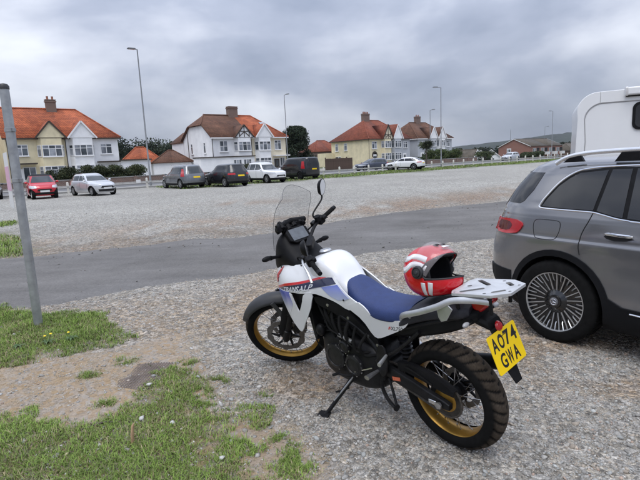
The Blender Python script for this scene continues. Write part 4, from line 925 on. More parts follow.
for sg in (-1, 1):
    fn = SV.side(sg)
    panel('pillar_trim', shiftx([(-.19, 1.178), (.285, 1.172), (.47, 1.136), (.66, 1.12), (2.36, 1.116), (2.05, 1.36), (1.74, 1.515), (1.30, 1.53), (.33, 1.522), (.10, 1.492), (.02, 1.447), (-.06, 1.38), (-.15, 1.265)]), fn, BLACKP, suv, .06, .0015)
    for k, q in enumerate((QW, RW, RW2, FW)): panel('side_window', q, SV.side(sg, .0015), PGLASS, suv, .05, .003)
    trail('window_trim', shiftx([(2.42, 1.112), (1.9, 1.112), (1.3, 1.112), (.66, 1.117), (.56, 1.123), (.47, 1.133), (.37, 1.154), (.285, 1.169), (.15, 1.172), (0, 1.174), (-.15, 1.177), (-.192, 1.186), (-.192, 1.205), (-.16, 1.262), (-.065, 1.385), (.015, 1.452), (.10, 1.497), (.2, 1.516), (.33, 1.527), (.7, 1.536), (1.3, 1.536), (1.75, 1.52), (2.05, 1.37), (2.2, 1.25)]), sg, .0075, CHROME, .002, n=5)
    trail('door_seam', shiftx([(.29, 1.165), (.268, 1.10), (.235, 1.03), (.212, .96), (.205, .88), (.215, .82)]), sg, .004, GAP)
    trail('door_seam', shiftx([(1.31, 1.11), (1.30, .9), (1.30, .6), (1.31, .42)]), sg, .004, GAP); trail('door_seam', shiftx([(2.33, 1.06), (2.36, .9), (2.37, .6), (2.33, .42)]), sg, .004, GAP)
    if sg < 0: trail('fuel_flap', shiftx([(-.225, 1.0), (-.222, 1.05), (-.19, 1.078), (-.1, 1.082), (.0, 1.08), (.03, 1.06), (.028, 1.0), (.0, .935), (-.04, .915), (-.15, .913), (-.205, .93)]), sg, .0028, GAP, closed=True)
    for hx in (.395, 1.48):
        P = [(hx, 1.01), (hx + .035, 1.033), (hx + .1, 1.037), (hx + .19, 1.018), (hx + .222, 1.004), (hx + .17, .986), (hx + .08, .978), (hx + .02, .992)]
        h = panel('door_handle', shiftx([(p[0], p[1] - .018) for p in P]), fn, DARKI, suv, .05, .001)
        MB().tube([SV.side(sg, .02 * math.sin(PI * k / 10) + .004)(RA + hx + .01 + .2 * k / 10, 1.012 - .008 * k / 10, 0) for k in range(11)], [.007] + [.013] * 9 + [.007], 8, sq=(.6, 1)).build('handle_bar', CHROME, h)
    # wheel-arch and sill cladding
    for ax in (RA, 1.415):
        arc = lambda r, a0, a1, n=22: [(ax + .01 + r * math.cos(R(a0 + (a1 - a0) * k / n)), .37 + r * math.sin(R(a0 + (a1 - a0) * k / n))) for k in range(n + 1)]
        panel('arch_trim', arc(.462, -12, 200) + arc(.408, 200, -12), fn, CLAD, suv, .06, .010)
    panel('sill_trim', [(RA + .45, .50), (RA + .56, .445), (RA + 1.4, .43), (RA + 2.32, .47), (RA + 2.38, .30), (RA + 2.3, .23), (RA + .5, .23), (RA + .43, .30)], fn, CLAD, suv, .08, .012)
    trail('sill_chrome', shiftx([(.62, .412), (1.2, .40), (2.2, .405)]), sg, .007, CHROME, .012, sq=(1, 1))
    panel('rear_bumper_trim', [(RA - .46, .57), (RA - .62, .575), (RA - .80, .58), (RA - .83, .36), (RA - .70, .27), (RA - .43, .28), (RA - .45, .4)], fn, CLAD, suv, .06, .010)
    # lamps
    tl = panel('tail_lamp', smooth_poly([(RA - .70, 1.045), (RA - .52, 1.055), (RA - .42, 1.058), (RA - .345, 1.035), (RA - .335, 1.0), (RA - .39, .935), (RA - .48, .915), (RA - .70, .915)]), fn, REDL, suv, .035, .014)
    panel('lamp_dark', smooth_poly([(RA - .66, 1.03), (RA - .50, 1.035), (RA - .45, 1.0), (RA - .50, .945), (RA - .66, .94)]), SV.side(sg, .0125), mat('smoked_red_lens', (.09, .006, .01), .12, var=.2, vs=30, coat=.6), tl, .035, .003)
    panel('tail_lamp_inner', [(sg * .36, .93), (sg * .36, 1.03), (sg * .68, 1.045), (sg * .68, .92)], SV.endf(-1), REDL, suv, .05, .012)
    panel('pillar_glass', [(RA - .235, 1.478), (RA - .30, 1.33), (RA - .38, 1.225), (RA - .43, 1.20), (RA - .62, 1.20), (RA - .59, 1.3), (RA - .54, 1.48)], fn, PGLASS, suv, .03, .003)
    panel('headlamp', [(2.12, .80), (2.0, .93), (1.72, .96), (1.74, .84)], fn, LAMPG, suv, .05, .006)
    # roof rails
    pts = [(RA - .13, .178 - .178, 1.555), (RA - .05, 0, 1.60), (RA + .07, 0, 1.630), (RA + .3, 0, 1.648), (RA + .9, 0, 1.66), (RA + 1.5, 0, 1.648), (RA + 1.9, 0, 1.60), (RA + 2.02, 0, 1.56)]
    rail = MB().tube([Vector((p.x, sg * (.715 - .0 * p.x), p.z)) for p in spline(pts, 8)], .019, 10, sq=(.7, 1)).build('roof_rail', mat('satin_silver', (.78, .79, .8), .22, metal=.8, var=.03), suv)
    for x0_, x1_ in ((RA + -.06, RA + .12), (RA + .36, RA + .58), (RA + 1.35, RA + 1.6)): MB().prism([(x0_, 1.565), (x1_, 1.57), (x1_ - .03, 1.637 if x0_ > RA else 1.62), (x0_ + .05, 1.637 if x0_ > RA else 1.60)], .028, Matrix(((1, 0, 0, 0), (0, 0, -1, sg * .715 + .014), (0, 1, 0, 0), (0, 0, 0, 1)))).build('rail_foot', BLACKP, rail)
    MB().ell((RA + 2.22, sg * 1.0, 1.14), (.075, .115, .08), 16, 10).build('door_mirror', PAINT_G, suv)
    # wheels: twenty long and twenty short bright blades over a black dish
    for ax in (RA, 1.415):
        yo = .90; r = .367
        t = MB().lathe([(.258, 0), (.270, .012), (.325, .014), (.350, .004), (.3635, -.012), (.367, -.03), (.367, -.2), (.35, -.23), (.27, -.23)], (ax, sg * yo, r), (0, sg, 0), 72, cap=False).build('wheel', RUBBER, suv)
        for k in range(64):
            a = 2 * PI * k / 64; c, s_ = math.cos(a), math.sin(a)
            if k % 2: MB().box((ax + .3665 * c, sg * (yo - .05), r + .3665 * s_), (.006, .05, .018), rot=Matrix.Rotation(-a, 3, 'Y')).build('tread_block', RUBBER, t)
            else: MB().box((ax + .3665 * c, sg * (yo - .13), r + .3665 * s_), (.006, .08, .02), rot=Matrix.Rotation(-a, 3, 'Y')).build('tread_block', RUBBER, t)
        MB().lathe([(.254, .004), (.262, .006), (.262, -.004), (.252, -.006)], (ax, sg * yo, r), (0, sg, 0), 72, closed=True).build('rim', SILV, t)
        MB().lathe([(.254, -.004), (.248, -.03), (.10, -.045), (.06, -.02), (.055, -.008), (0, -.006)], (ax, sg * yo, r), (0, sg, 0), 60, cap=False).build('wheel_dish', mat('gloss_black', (.01, .01, .011), .2, var=.05, coat=.5), t)
        for k in range(40):
            a = 2 * PI * (k + .5) / 40; c, s_ = math.cos(a), math.sin(a); r0 = .105 if k % 2 else .185
            MB().tube([(ax + r0 * c, sg * (yo - .03), r + r0 * s_), (ax + .2 * c, sg * (yo - .016), r + .2 * s_), (ax + .256 * c, sg * (yo + .001), r + .256 * s_)], .0052, 4).build('spoke', SILV, t)
        cap = MB().lathe([(.038, -.008), (.038, .0), (.034, .003), (0, .004)], (ax, sg * yo, r), (0, sg, 0), 24).build('wheel_cap', mat('cap_grey', (.12, .12, .13), .3, var=.05), t)
        e_ = MB().tube([(ax + .026 * math.cos(2 * PI * k / 24), sg * (yo + .0045), r + .026 * math.sin(2 * PI * k / 24)) for k in range(24)], .003, 6, closed=True)
        for k in range(3): a = PI / 2 + 2 * PI * k / 3 + .3; e_.tube([(ax, sg * (yo + .0055), r), (ax + .025 * math.cos(a), sg * (yo + .0045), r + .025 * math.sin(a))], [.0055, .0012], 5)
        e_.build('star_emblem', CHROME, cap)
panel('rear_window', [(-.62, 1.16), (.62, 1.16), (.56, 1.48), (-.56, 1.48)], SV.endf(-1), PGLASS, suv, .07, .003)
panel('windscreen', [(-.80, 1.14), (.80, 1.14), (.62, 1.50), (-.62, 1.50)], SV.endf(1), CGLASS, suv, .07, .003)
panel('rear_bumper_insert', [(-.7, .30), (.7, .30), (.72, .55), (-.72, .55)], SV.endf(-1), CLAD, suv, .1, .012)
panel('number_plate', [(-.26, .74), (.26, .74), (.26, .85), (-.26, .85)], SV.endf(-1), YEL, suv, .1, .006)
panel('grille', [(-.5, .55), (.5, .55), (.56, .82), (-.56, .82)], SV.endf(1), DARKI, suv, .1, .01)
MB().prism([(RA - .49, 1.478), (RA - .36, 1.545), (RA - .2, 1.583), (RA - .2, 1.55), (RA - .46, 1.455)], 1.12, Matrix(((1, 0, 0, 0), (0, 0, -1, .56), (0, 1, 0, 0), (0, 0, 0, 1)))).build('roof_spoiler', PAINT_G, suv, bevel=.012)

# ------------------------------------------------------------------ white motorhome behind it
VAN_W = mat('motorhome_white', (.74, .75, .76), .35, var=.03, vs=1.2, coat=.2); VAN_T = mat('motorhome_trim', (.66, .66, .66), .4, var=.05, vs=2)
mhm = thing('motorhome', 'white motorhome with rounded rear corner and roof awning behind the grey SUV', 'motorhome', (5.8, 10.85, 0), R(-25))
def arcpts(cx, cz, r, a0, a1, n=10): return [(cx + r * math.cos(R(a0 + (a1 - a0) * k / n)), cz + r * math.sin(R(a0 + (a1 - a0) * k / n))) for k in range(n + 1)]
SIDE_M = Matrix(((1, 0, 0, 0), (0, 0, 1, 0), (0, 1, 0, 0), (0, 0, 0, 1)))
prof = [(-.10, .42)] + [(-.05, 2.3)] + arcpts(.33, 2.44, .40, 172, 92, 9) + [(1.5, 2.86), (5.0, 2.88), (5.9, 2.80), (6.5, 2.45), (6.62, 2.05), (6.55, 1.86), (5.95, 1.80), (6.45, 1.22), (7.15, 1.08), (7.3, .8), (7.25, .42)]
def ysh(h0, h1): M_ = SIDE_M.copy(); M_.translation = (0, h0, 0); return M_
MB().prism(prof, 2.3, ysh(0, 0)).build('body', VAN_W, mhm, bevel=.03)
rim = [(-.098, .45), (-.048, 2.3)] + arcpts(.33, 2.44, .395, 172, 92, 9) + [(1.5, 2.852), (5.0, 2.87), (5.0, 2.615), (1.5, 2.605)] + arcpts(.42, 2.26, .345, 92, 175, 9) + [(.105, 1.8), (.07, .45)]
panel('edge_moulding', rim, lambda a, b, t: Vector((a, -t, b)), VAN_W, mhm, .4, .018, bevel=.006)
MB().tube([(a, -.004, b) for a, b in [(5.0, 2.60), (1.5, 2.592)] + arcpts(.43, 2.25, .342, 92, 175, 9) + [(.118, 1.8), (.085, .45)]], .006, 6).build('panel_seam', mat('grey_seal', (.3, .3, .31), .6), mhm)
panel('panel_joint', [(.362, 2.61), (.37, 2.61), (.37, 2.83), (.362, 2.83)], lambda a, b, t: Vector((a, -t - .018, b)), mat('grey_seal', (.3, .3, .31), .6), mhm, .3, .002)
def rrect(x0, z0, x1, z1, r): return arcpts(x0 + r, z0 + r, r, 180, 270, 6) + arcpts(x1 - r, z0 + r, r, 270, 360, 6) + arcpts(x1 - r, z1 - r, r, 0, 90, 6) + arcpts(x0 + r, z1 - r, r, 90, 180, 6)
w_ = panel('side_window', rrect(.97, 2.0, 1.95, 2.57, .13), lambda a, b, t: Vector((a, -t, b)), CLAD, mhm, .3, .03)
panel('window_glass', rrect(1.02, 2.05, 1.90, 2.52, .10), lambda a, b, t: Vector((a, -t - .03, b)), PGLASS, w_, .3, .006)
w_ = panel('side_window', smooth_poly([(3.6, 1.5), (4.7, 1.5), (4.7, 2.1), (3.6, 2.1)], 2), lambda a, b, t: Vector((a, -t, b)), PGLASS, mhm, .3, .03, bevel=.006)
aw = MB().prism([(0, 0), (.02, -.10), (.06, -.14), (.12, -.14), (.14, -.12), (.14, .0), (.12, .02), (.03, .02)], 4.0, Matrix(((0, 0, 1, .85), (-1, 0, 0, .02), (0, 1, 0, 2.855), (0, 0, 0, 1)))).build('awning', VAN_W, mhm, bevel=.008)
MB().prism([(-.005, .03), (.015, -.11), (.06, -.155), (.13, -.155), (.15, -.125), (.15, .01), (.12, .03)], .05, Matrix(((0, 0, 1, .81), (-1, 0, 0, .02), (0, 1, 0, 2.855), (0, 0, 0, 1)))).build('awning_end', VAN_T, aw, bevel=.008)
MB().tube([(.83, -.05, 2.695), (4.85, -.05, 2.695)], .013, 8).build('awning_bar', CLAD, aw)
add_text('awning_lettering', 'FIAMMA', .075, INK, aw, lambda p: Vector((1.24 + p.x, -.121 - p.z, 2.785 + p.y)), depth=.0008, shear=.3, offset=.002)
for x_ in (1.5, 5.6):
    for sg, yy in ((-1, .03), (1, 2.27)):
        t = MB().lathe([(.2, 0), (.21, .01), (.31, .008), (.335, -.02), (.335, -.2), (.3, -.22), (.2, -.22)], (x_, yy, .335), (0, sg, 0), 36, cap=False).build('wheel', RUBBER, mhm)
        MB().lathe([(.2, -.004), (.19, -.03), (.08, -.02), (0, -.01)], (x_, yy, .335), (0, sg, 0), 24).build('rim', SILV, t)
MB().box((-.12, 1.15, .55), (.08, 2.2, .22)).build('rear_bumper', VAN_T, mhm, bevel=.02)
for yy in (.15, 2.15): MB().box((-.105, yy, 1.0), (.05, .12, .5)).build('tail_lamp', REDL, mhm, bevel=.01)
panel('windscreen', [(.15, 1.25), (2.15, 1.25), (2.0, 1.76), (.3, 1.76)], lambda a, b, t: Vector((6.45 - (b - 1.22) * .86 + t, a, b)), CGLASS, mhm, .3, .02)

# ------------------------------------------------------------------ cars parked across the gravel and on the street
def small_car(name, label, loc, hd, rows, paint, wb, fx, wr, hw, x0, win, clad=None, nf=3.6, nr=4.4, tail='low', rim_m=None, spokes=7, cat='car', plate_r=YEL, belt=.95, lamp=(.62, .75), tl=(.72, .95), glass=CGLASS, rail=False, kr=.8, grille=True, roof_z=None):
    """fx: front axle x; win: list of side window outlines; body from stacked outlines"""
    root = thing(name, label, cat, loc, R(hd), 'cars parked round the edge of the car park')
    c = Car(rows, x0, nf, nr, 4); ra = fx - wb
    c.body(root, paint, 56, clad=clad, axles=(ra, fx), wr=wr, arch=.045, hw=hw, roof_z=roof_z)
    for sg in (1, -1):
        for q in c.windows(belt + (.06 if cat != 'van' else .1), rows[-1][0] - .15, win, kr=kr): panel('side_window', q, c.side(sg), glass, root, .09, .004)
        for ax in (ra, fx): wheel(root, ax, sg, min(hw - .03, c.y(ax, wr * 2 + .12) - .012), wr, .2, wr * .68, spokes, rim_m)
        panel('headlamp', [(sg * .50, lamp[0] + .03), (sg * .55, lamp[1] - .02), (sg * .93, lamp[1]), (sg * .95, lamp[0] + .05), (sg * .8, lamp[0])][::sg], c.endn(1), LAMPG, root, .08, .012)
        if tail == 'tall': panel('tail_lamp', [(sg * .865, tl[0]), (sg * .90, tl[1]), (sg * .955, tl[1]), (sg * .968, tl[0] + .12), (sg * .968, tl[0])][::sg], c.endn(-1), REDL, root, .06, .016)
        else: panel('tail_lamp', [(sg * .5, tl[0]), (sg * .5, tl[1]), (sg * .9, tl[1]), (sg * .92, tl[0])][::sg], c.endn(-1), REDL, root, .08, .016)
        mx_ = fx - .58 if cat != 'van' else fx - .35
        MB().ell((mx_, sg * (c.y(mx_, belt) + .10), belt + .06), (.06, .10, .065), 12, 8).build('door_mirror', paint, root)
        if rail: MB().tube([(ra - .2, sg * .6, rows[-1][0] + .0), (ra, sg * .6, rows[-1][0] + .045), (fx - 1.1, sg * .6, rows[-1][0] + .045), (fx - .9, sg * .6, rows[-1][0])], .018, 8).build('roof_rail', SILV, root)
        trail('door_seam', [(fx - 1.35, belt - .02), (fx - 1.33, .45)], sg, .006, GAP, car=c, parent=root); trail('door_seam', [(fx - .42, belt - .02), (fx - .40, .45)], sg, .006, GAP, car=c, parent=root)
    top = rows[-1][0]
    for k_, end, lo, hi in ((.84, 1, belt + .04, top - .13), (.74, -1, belt + (.07 if tail != 'van' else .12), top - .15)):
        panel('windscreen' if end > 0 else 'rear_window', [(-k_, lo), (k_, lo), (k_ - .1, hi), (-k_ + .1, hi)], c.endn(end), glass, root, .1, .004)
    if grille: panel('grille', [(-.42, .50), (.42, .50), (.36, .62), (-.36, .62)], c.endf(1), DARKI, root, .12, .012)
    panel('lower_grille', [(-.5, .28), (.5, .28), (.55, .42), (-.55, .42)], c.endf(1), DARKI, root, .12, .01)
    panel('number_plate', [(-.26, .43), (.26, .43), (.26, .54), (-.26, .54)], c.endf(1), PLW, root, .15, .02)
    panel('number_plate', [(-.26, tl[0] - .12), (.26, tl[0] - .12), (.26, tl[0] - .01), (-.26, tl[0] - .01)], c.endf(-1), plate_r, root, .15, .012)
    panel('rear_bumper', [(-.66, .27), (.66, .27), (.7, .42), (-.7, .42)], c.endf(-1), CLAD, root, .12, .01)
    return root
def paint(n, c, metal=.3): return mat(n + '_car_paint', c, .16, metal=metal, var=.03, vs=200, coat=.7)
# red city car, nose towards the camera
small_car('parked_car', 'small red city car with black roof, its front facing the gravel', (-17.75, 31.5, 0), -54,
    [(.20, 1.20, -1.22, .74), (.32, 1.31, -1.32, .80), (.5, 1.35, -1.35, .83), (.68, 1.33, -1.34, .83), (.82, 1.22, -1.32, .825), (.90, 1.08, -1.30, .815), (.96, .92, -1.28, .80), (1.05, .78, -1.25, .77), (1.25, .5, -1.18, .71), (1.42, .22, -1.08, .645), (1.50, .0, -.98, .58), (1.54, -.2, -.8, .42)],
    paint('red', (.50, .012, .025), .1), 1.87, .94, .30, .82, -.15, [-.58], belt=.98, lamp=(.66, .84), tl=(.68, .84), roof_z=1.40)
# silver hatchback
small_car('parked_car', 'silver five-door hatchback in front of the dark hedge', (-14.95, 32.6, 0), -40,
    [(.18, 1.85, -1.85, .74), (.3, 1.93, -1.92, .81), (.48, 1.98, -1.97, .84), (.66, 1.96, -1.97, .845), (.76, 1.88, -1.95, .84), (.84, 1.6, -1.93, .83), (.90, 1.25, -1.91, .82), (.95, .95, -1.88, .80), (1.1, .62, -1.8, .74), (1.28, .28, -1.66, .66), (1.39, .0, -1.5, .58), (1.44, -.3, -1.2, .42)],
    paint('silver', (.60, .61, .63), .4), 2.47, 1.27, .305, .84, -.25, [-.31, -1.15], belt=.93)
SUVR = lambda L_, W_, H_: [(.24, L_ / 2 - .16, -L_ / 2 + .12, W_ / 2 - .08), (.36, L_ / 2 - .05, -L_ / 2 + .04, W_ / 2 - .02), (.55, L_ / 2, -L_ / 2, W_ / 2), (.75, L_ / 2 - .02, -L_ / 2 + .02, W_ / 2), (.88, L_ / 2 - .10, -L_ / 2 + .05, W_ / 2 - .005), (.97, L_ / 2 - .5, -L_ / 2 + .08, W_ / 2 - .015), (1.02, L_ / 2 - .95, -L_ / 2 + .1, W_ / 2 - .03), (1.08, L_ / 2 - 1.2, -L_ / 2 + .13, W_ / 2 - .05), (1.25, L_ / 2 - 1.55, -L_ / 2 + .25, W_ / 2 - .13), (H_ - .17, L_ / 2 - 1.85, -L_ / 2 + .40, W_ / 2 - .21), (H_ - .06, L_ / 2 - 2.1, -L_ / 2 + .46, W_ / 2 - .29), (H_, L_ / 2 - 2.5, -L_ / 2 + .8, W_ / 2 - .5)]
def suv_win(L_, H_, kick=.0): return [-.31, -1.15]
small_car('parked_car', 'grey SUV with tall red tail lamps, its back to the camera', (-10.15, 37.0, 0), 131, SUVR(4.63, 1.89, 1.70), paint('slate', (.17, .18, .195), .5), 2.77, 1.40, .36, .94, -.4, suv_win(4.63, 1.70), clad=.38, tail='tall', tl=(.88, 1.42), belt=1.0, rail=True)
small_car('parked_car', 'black SUV with sloping rear window next to the white crossover', (-6.85, 36.6, 0), 131, SUVR(4.5, 1.865, 1.65), paint('black', (.014, .015, .018), .2), 2.68, 1.36, .36, .93, -.4, suv_win(4.5, 1.65, .06), clad=.4, tl=(.86, .98), belt=1.0, glass=PGLASS)
small_car('parked_car', 'white compact crossover parked nose outward beside the black van', (-4.15, 39.7, 0), -50, SUVR(4.28, 1.78, 1.66), paint('white', (.74, .75, .76), 0), 2.56, 1.27, .345, .885, -.35, suv_win(4.28, 1.66, .08), clad=.40, belt=1.0, lamp=(.68, .86), rail=True)
small_car('parked_van', 'black passenger van seen from behind with upright red lamps', (-1.85, 44.0, 0), 131,
    [(.24, 2.4, -2.4, .86), (.36, 2.48, -2.5, .93), (.6, 2.5, -2.52, .955), (.85, 2.42, -2.52, .955), (1.0, 2.1, -2.52, .95), (1.1, 1.75, -2.51, .945), (1.2, 1.55, -2.5, .935), (1.5, 1.1, -2.47, .89), (1.75, .8, -2.43, .83), (1.86, .5, -2.38, .76), (1.90, .1, -2.2, .6)],
    paint('van_black', (.012, .013, .016), .2), 3.2, 1.6, .34, .955, -.6, [.25, -1.0], clad=.42, tail='tall', tl=(.95, 1.55), belt=1.1, cat='van', glass=PGLASS, rim_m=DARKI)
COUPE = [(.22, 2.2, -2.2, .84), (.34, 2.28, -2.28, .91), (.5, 2.30, -2.30, .945), (.7, 2.28, -2.29, .945), (.82, 2.1, -2.27, .94), (.90, 1.7, -2.25, .925), (.96, 1.25, -2.2, .91), (1.02, .98, -2.1, .885), (1.2, .6, -1.8, .81), (1.36, .25, -1.35, .72), (1.43, .0, -1.0, .63), (1.47, -.2, -.8, .45)]
small_car('parked_car', 'white fastback crossover parked by the grass verge near the cream house', (10.1, 56.2, 0), 146, COUPE, paint('pearl', (.76, .77, .78), 0), 2.9, 1.45, .37, .935, -.3, [-.33], clad=.36, belt=.97, tl=(.84, .92), glass=PGLASS)
EST = [(.18, 2.15, -2.15, .78), (.3, 2.25, -2.25, .85), (.5, 2.28, -2.28, .885), (.7, 2.25, -2.27, .885), (.8, 2.1, -2.25, .88), (.88, 1.7, -2.23, .87), (.94, 1.15, -2.2, .85), (1.1, .75, -2.12, .78), (1.3, .3, -2.0, .69), (1.42, .0, -1.85, .6), (1.47, -.3, -1.5, .44)]
small_car('parked_car', 'dark blue-grey estate car on the street before the cream house', (6.7, 60.5, 0), 208, EST, paint('bluegrey', (.075, .085, .115), .4), 2.7, 1.38, .315, .88, -.35, [-.33, -1.23], belt=.92)
small_car('parked_car', 'dark car at the far left edge of the gravel', (-22.55, 33.3, 0), -54, EST, paint('night', (.016, .017, .022), .2), 2.7, 1.38, .315, .88, -.35, [-.33, -1.23], belt=.92)
small_car('parked_car', 'small pale hatchback far off on the street below the brick block', (33.6, 85.0, float(gz(33.6, 85.0))), 217,
    [(.18, 1.85, -1.85, .74), (.3, 1.93, -1.92, .81), (.48, 1.98, -1.97, .84), (.66, 1.96, -1.97, .845), (.76, 1.88, -1.95, .84), (.84, 1.6, -1.93, .83), (.90, 1.25, -1.91, .82), (.95, .95, -1.88, .80), (1.1, .62, -1.8, .74), (1.28, .28, -1.66, .66), (1.39, .0, -1.5, .58), (1.44, -.3, -1.2, .42)],
    paint('pale', (.55, .57, .60), .2), 2.47, 1.27, .305, .84, -.25, [-.31, -1.15], belt=.93)

# ------------------------------------------------------------------ houses along the street
def tile_mat(name, c0, c1, lichen=.0):
    m = bpy.data.materials.new(name); m.use_nodes = True; t = m.node_tree; b = t.nodes['Principled BSDF']; l = t.links.new; b.inputs['Roughness'].default_value = .85
    co = nn(t, 'ShaderNodeTexCoord'); sp_ = nn(t, 'ShaderNodeSeparateXYZ'); l(co.outputs['Object'], sp_.inputs[0]); cb = nn(t, 'ShaderNodeCombineXYZ')
    l(mth(t, 'ADD', sp_.outputs[0], sp_.outputs[1]), cb.inputs[0]); l(mth(t, 'MULTIPLY', sp_.outputs[2], 1.5), cb.inputs[1])
    br = nn(t, 'ShaderNodeTexBrick', Scale=1.0); l(cb.outputs[0], br.inputs['Vector']); br.inputs['Color1'].default_value = (*c0, 1); br.inputs['Color2'].default_value = (*c1, 1); br.inputs['Mortar'].default_value = (c1[0] * .45, c1[1] * .45, c1[2] * .45, 1)
    br.inputs['Mortar Size'].default_value = .025; br.inputs['Brick Width'].default_value = .27; br.inputs['Row Height'].default_value = .30; br.inputs['Bias'].default_value = -.1
    no = nn(t, 'ShaderNodeTexNoise', Scale=.9, Detail=6.0, Roughness=.65); l(co.outputs['Object'], no.inputs['Vector']); mr = nn(t, 'ShaderNodeMapRange'); l(no.outputs[0], mr.inputs[0]); mr.inputs[1].default_value = .3; mr.inputs[2].default_value = .7; mr.inputs[3].default_value = .72; mr.inputs[4].default_value = 1.22
    s = nn(t, 'ShaderNodeVectorMath', operation='SCALE'); l(br.outputs[0], s.inputs[0]); l(mr.outputs[0], s.inputs['Scale']); l(s.outputs[0], b.inputs['Base Color'])
    bp = nn(t, 'ShaderNodeBump', Strength=.7, Distance=.03); l(br.outputs['Fac'], bp.inputs['Height']); bp.invert = True; l(bp.outputs[0], b.inputs['Normal']); return m
def brick_mat(name, c0, c1, mort=(.3, .28, .25)):
    m = bpy.data.materials.new(name); m.use_nodes = True; t = m.node_tree; b = t.nodes['Principled BSDF']; l = t.links.new; b.inputs['Roughness'].default_value = .9
    co = nn(t, 'ShaderNodeTexCoord'); sp_ = nn(t, 'ShaderNodeSeparateXYZ'); l(co.outputs['Object'], sp_.inputs[0]); cb = nn(t, 'ShaderNodeCombineXYZ'); l(mth(t, 'ADD', sp_.outputs[0], sp_.outputs[1]), cb.inputs[0]); l(sp_.outputs[2], cb.inputs[1])
    br = nn(t, 'ShaderNodeTexBrick', Scale=1.0); l(cb.outputs[0], br.inputs['Vector']); br.inputs['Color1'].default_value = (*c0, 1); br.inputs['Color2'].default_value = (*c1, 1); br.inputs['Mortar'].default_value = (*mort, 1); br.inputs['Mortar Size'].default_value = .01; br.inputs['Brick Width'].default_value = .225; br.inputs['Row Height'].default_value = .075
    l(br.outputs[0], b.inputs['Base Color']); return m
T_OR = tile_mat('orange_clay_tiles', (.50, .135, .052), (.33, .082, .036)); T_BR = tile_mat('brown_tiles', (.185, .088, .052), (.12, .058, .038)); T_RD = tile_mat('red_tiles', (.30, .085, .045), (.21, .058, .034)); T_GY = tile_mat('grey_brown_tiles', (.15, .125, .095), (.105, .09, .072))
CREAM = mat('cream_render', (.70, .62, .42), .9, var=.12, vs=1.1, bump=.2, bs=25); WREND = mat('white_render', (.82, .825, .83), .9, var=.08, vs=1.1, bump=.2, bs=25); GREND = mat('grey_render', (.42, .44, .47), .9, var=.07, vs=.7); CREAM2 = mat('pale_cream_render', (.70, .63, .48), .9, var=.06, vs=.7)
BRICK = brick_mat('red_brick', (.30, .085, .05), (.22, .06, .038)); BRICKD = brick_mat('dark_brick', (.17, .085, .06), (.12, .06, .045)); UPVC = mat('white_window_frame', (.78, .78, .78), .45, var=.02); TIMB = mat('dark_timber', (.05, .038, .03), .8, var=.2, vs=4)
def pane_mat(name, c, sc=1.3):
    """window glass: the dim room and net curtains behind it seen through, with the sky mirrored on top"""
    m = mat(name, c, .06, var=.45, vs=sc, spec=.6); return m
PANES = [pane_mat('window_glass_a', (.10, .115, .13)), pane_mat('window_glass_b', (.20, .215, .24)), pane_mat('window_glass_c', (.30, .32, .35)), pane_mat('window_glass_d', (.055, .065, .075))]
def win(parent, p, ang, w, h, cols=2, top=.3, sill=True, k=0):
    """casement window; p = foot centre on the wall, ang = turn of the wall from facing -Y"""
    M_ = Matrix.Translation(p) @ Matrix.Rotation(ang, 4, 'Z'); b = MB(); fw = .07
    b.box((0, -.03, fw / 2), (w, .07, fw)).box((0, -.03, h - fw / 2), (w, .07, fw)).box((-w / 2 + fw / 2, -.03, h / 2), (fw, .068, h - 2 * fw)).box((w / 2 - fw / 2, -.03, h / 2), (fw, .068, h - 2 * fw))
    for i in range(1, cols): b.box((-w / 2 + w * i / cols, -.03, h / 2), (fw, .066, h - 2 * fw))
    if top: b.box((0, -.03, h * (1 - top)), (w - 2 * fw, .064, fw * .8))
    b.xf(lambda q: M_ @ q); o = b.build('window', UPVC, parent, ang=30)
    cw = (w - 2 * fw) / cols
    for i in range(cols):
        for z0, z1 in (((fw, h * (1 - top)), (h * (1 - top), h - fw)) if top else ((fw, h - fw),)):
            x_ = -w / 2 + fw + cw * (i + .5); MB().box((x_, -.012, (z0 + z1) / 2), (cw, .018, z1 - z0)).xf(lambda q: M_ @ q).build('pane', PANES[(k + i * 2 + (1 if z0 > fw else 0)) % 4], o)
    if sill: MB().box((0, -.07, -.04), (w + .16, .16, .07)).xf(lambda q: M_ @ q).build('sill', UPVC, o)
    return o
def slab(name, polys, m, parent, th=.12):
    b = MB()
    for q in polys: n = len(q); b.add(q, [tuple(range(n))])
    bm = b.build(name, m, parent, ang=20, fix=True, solid=th); return bm
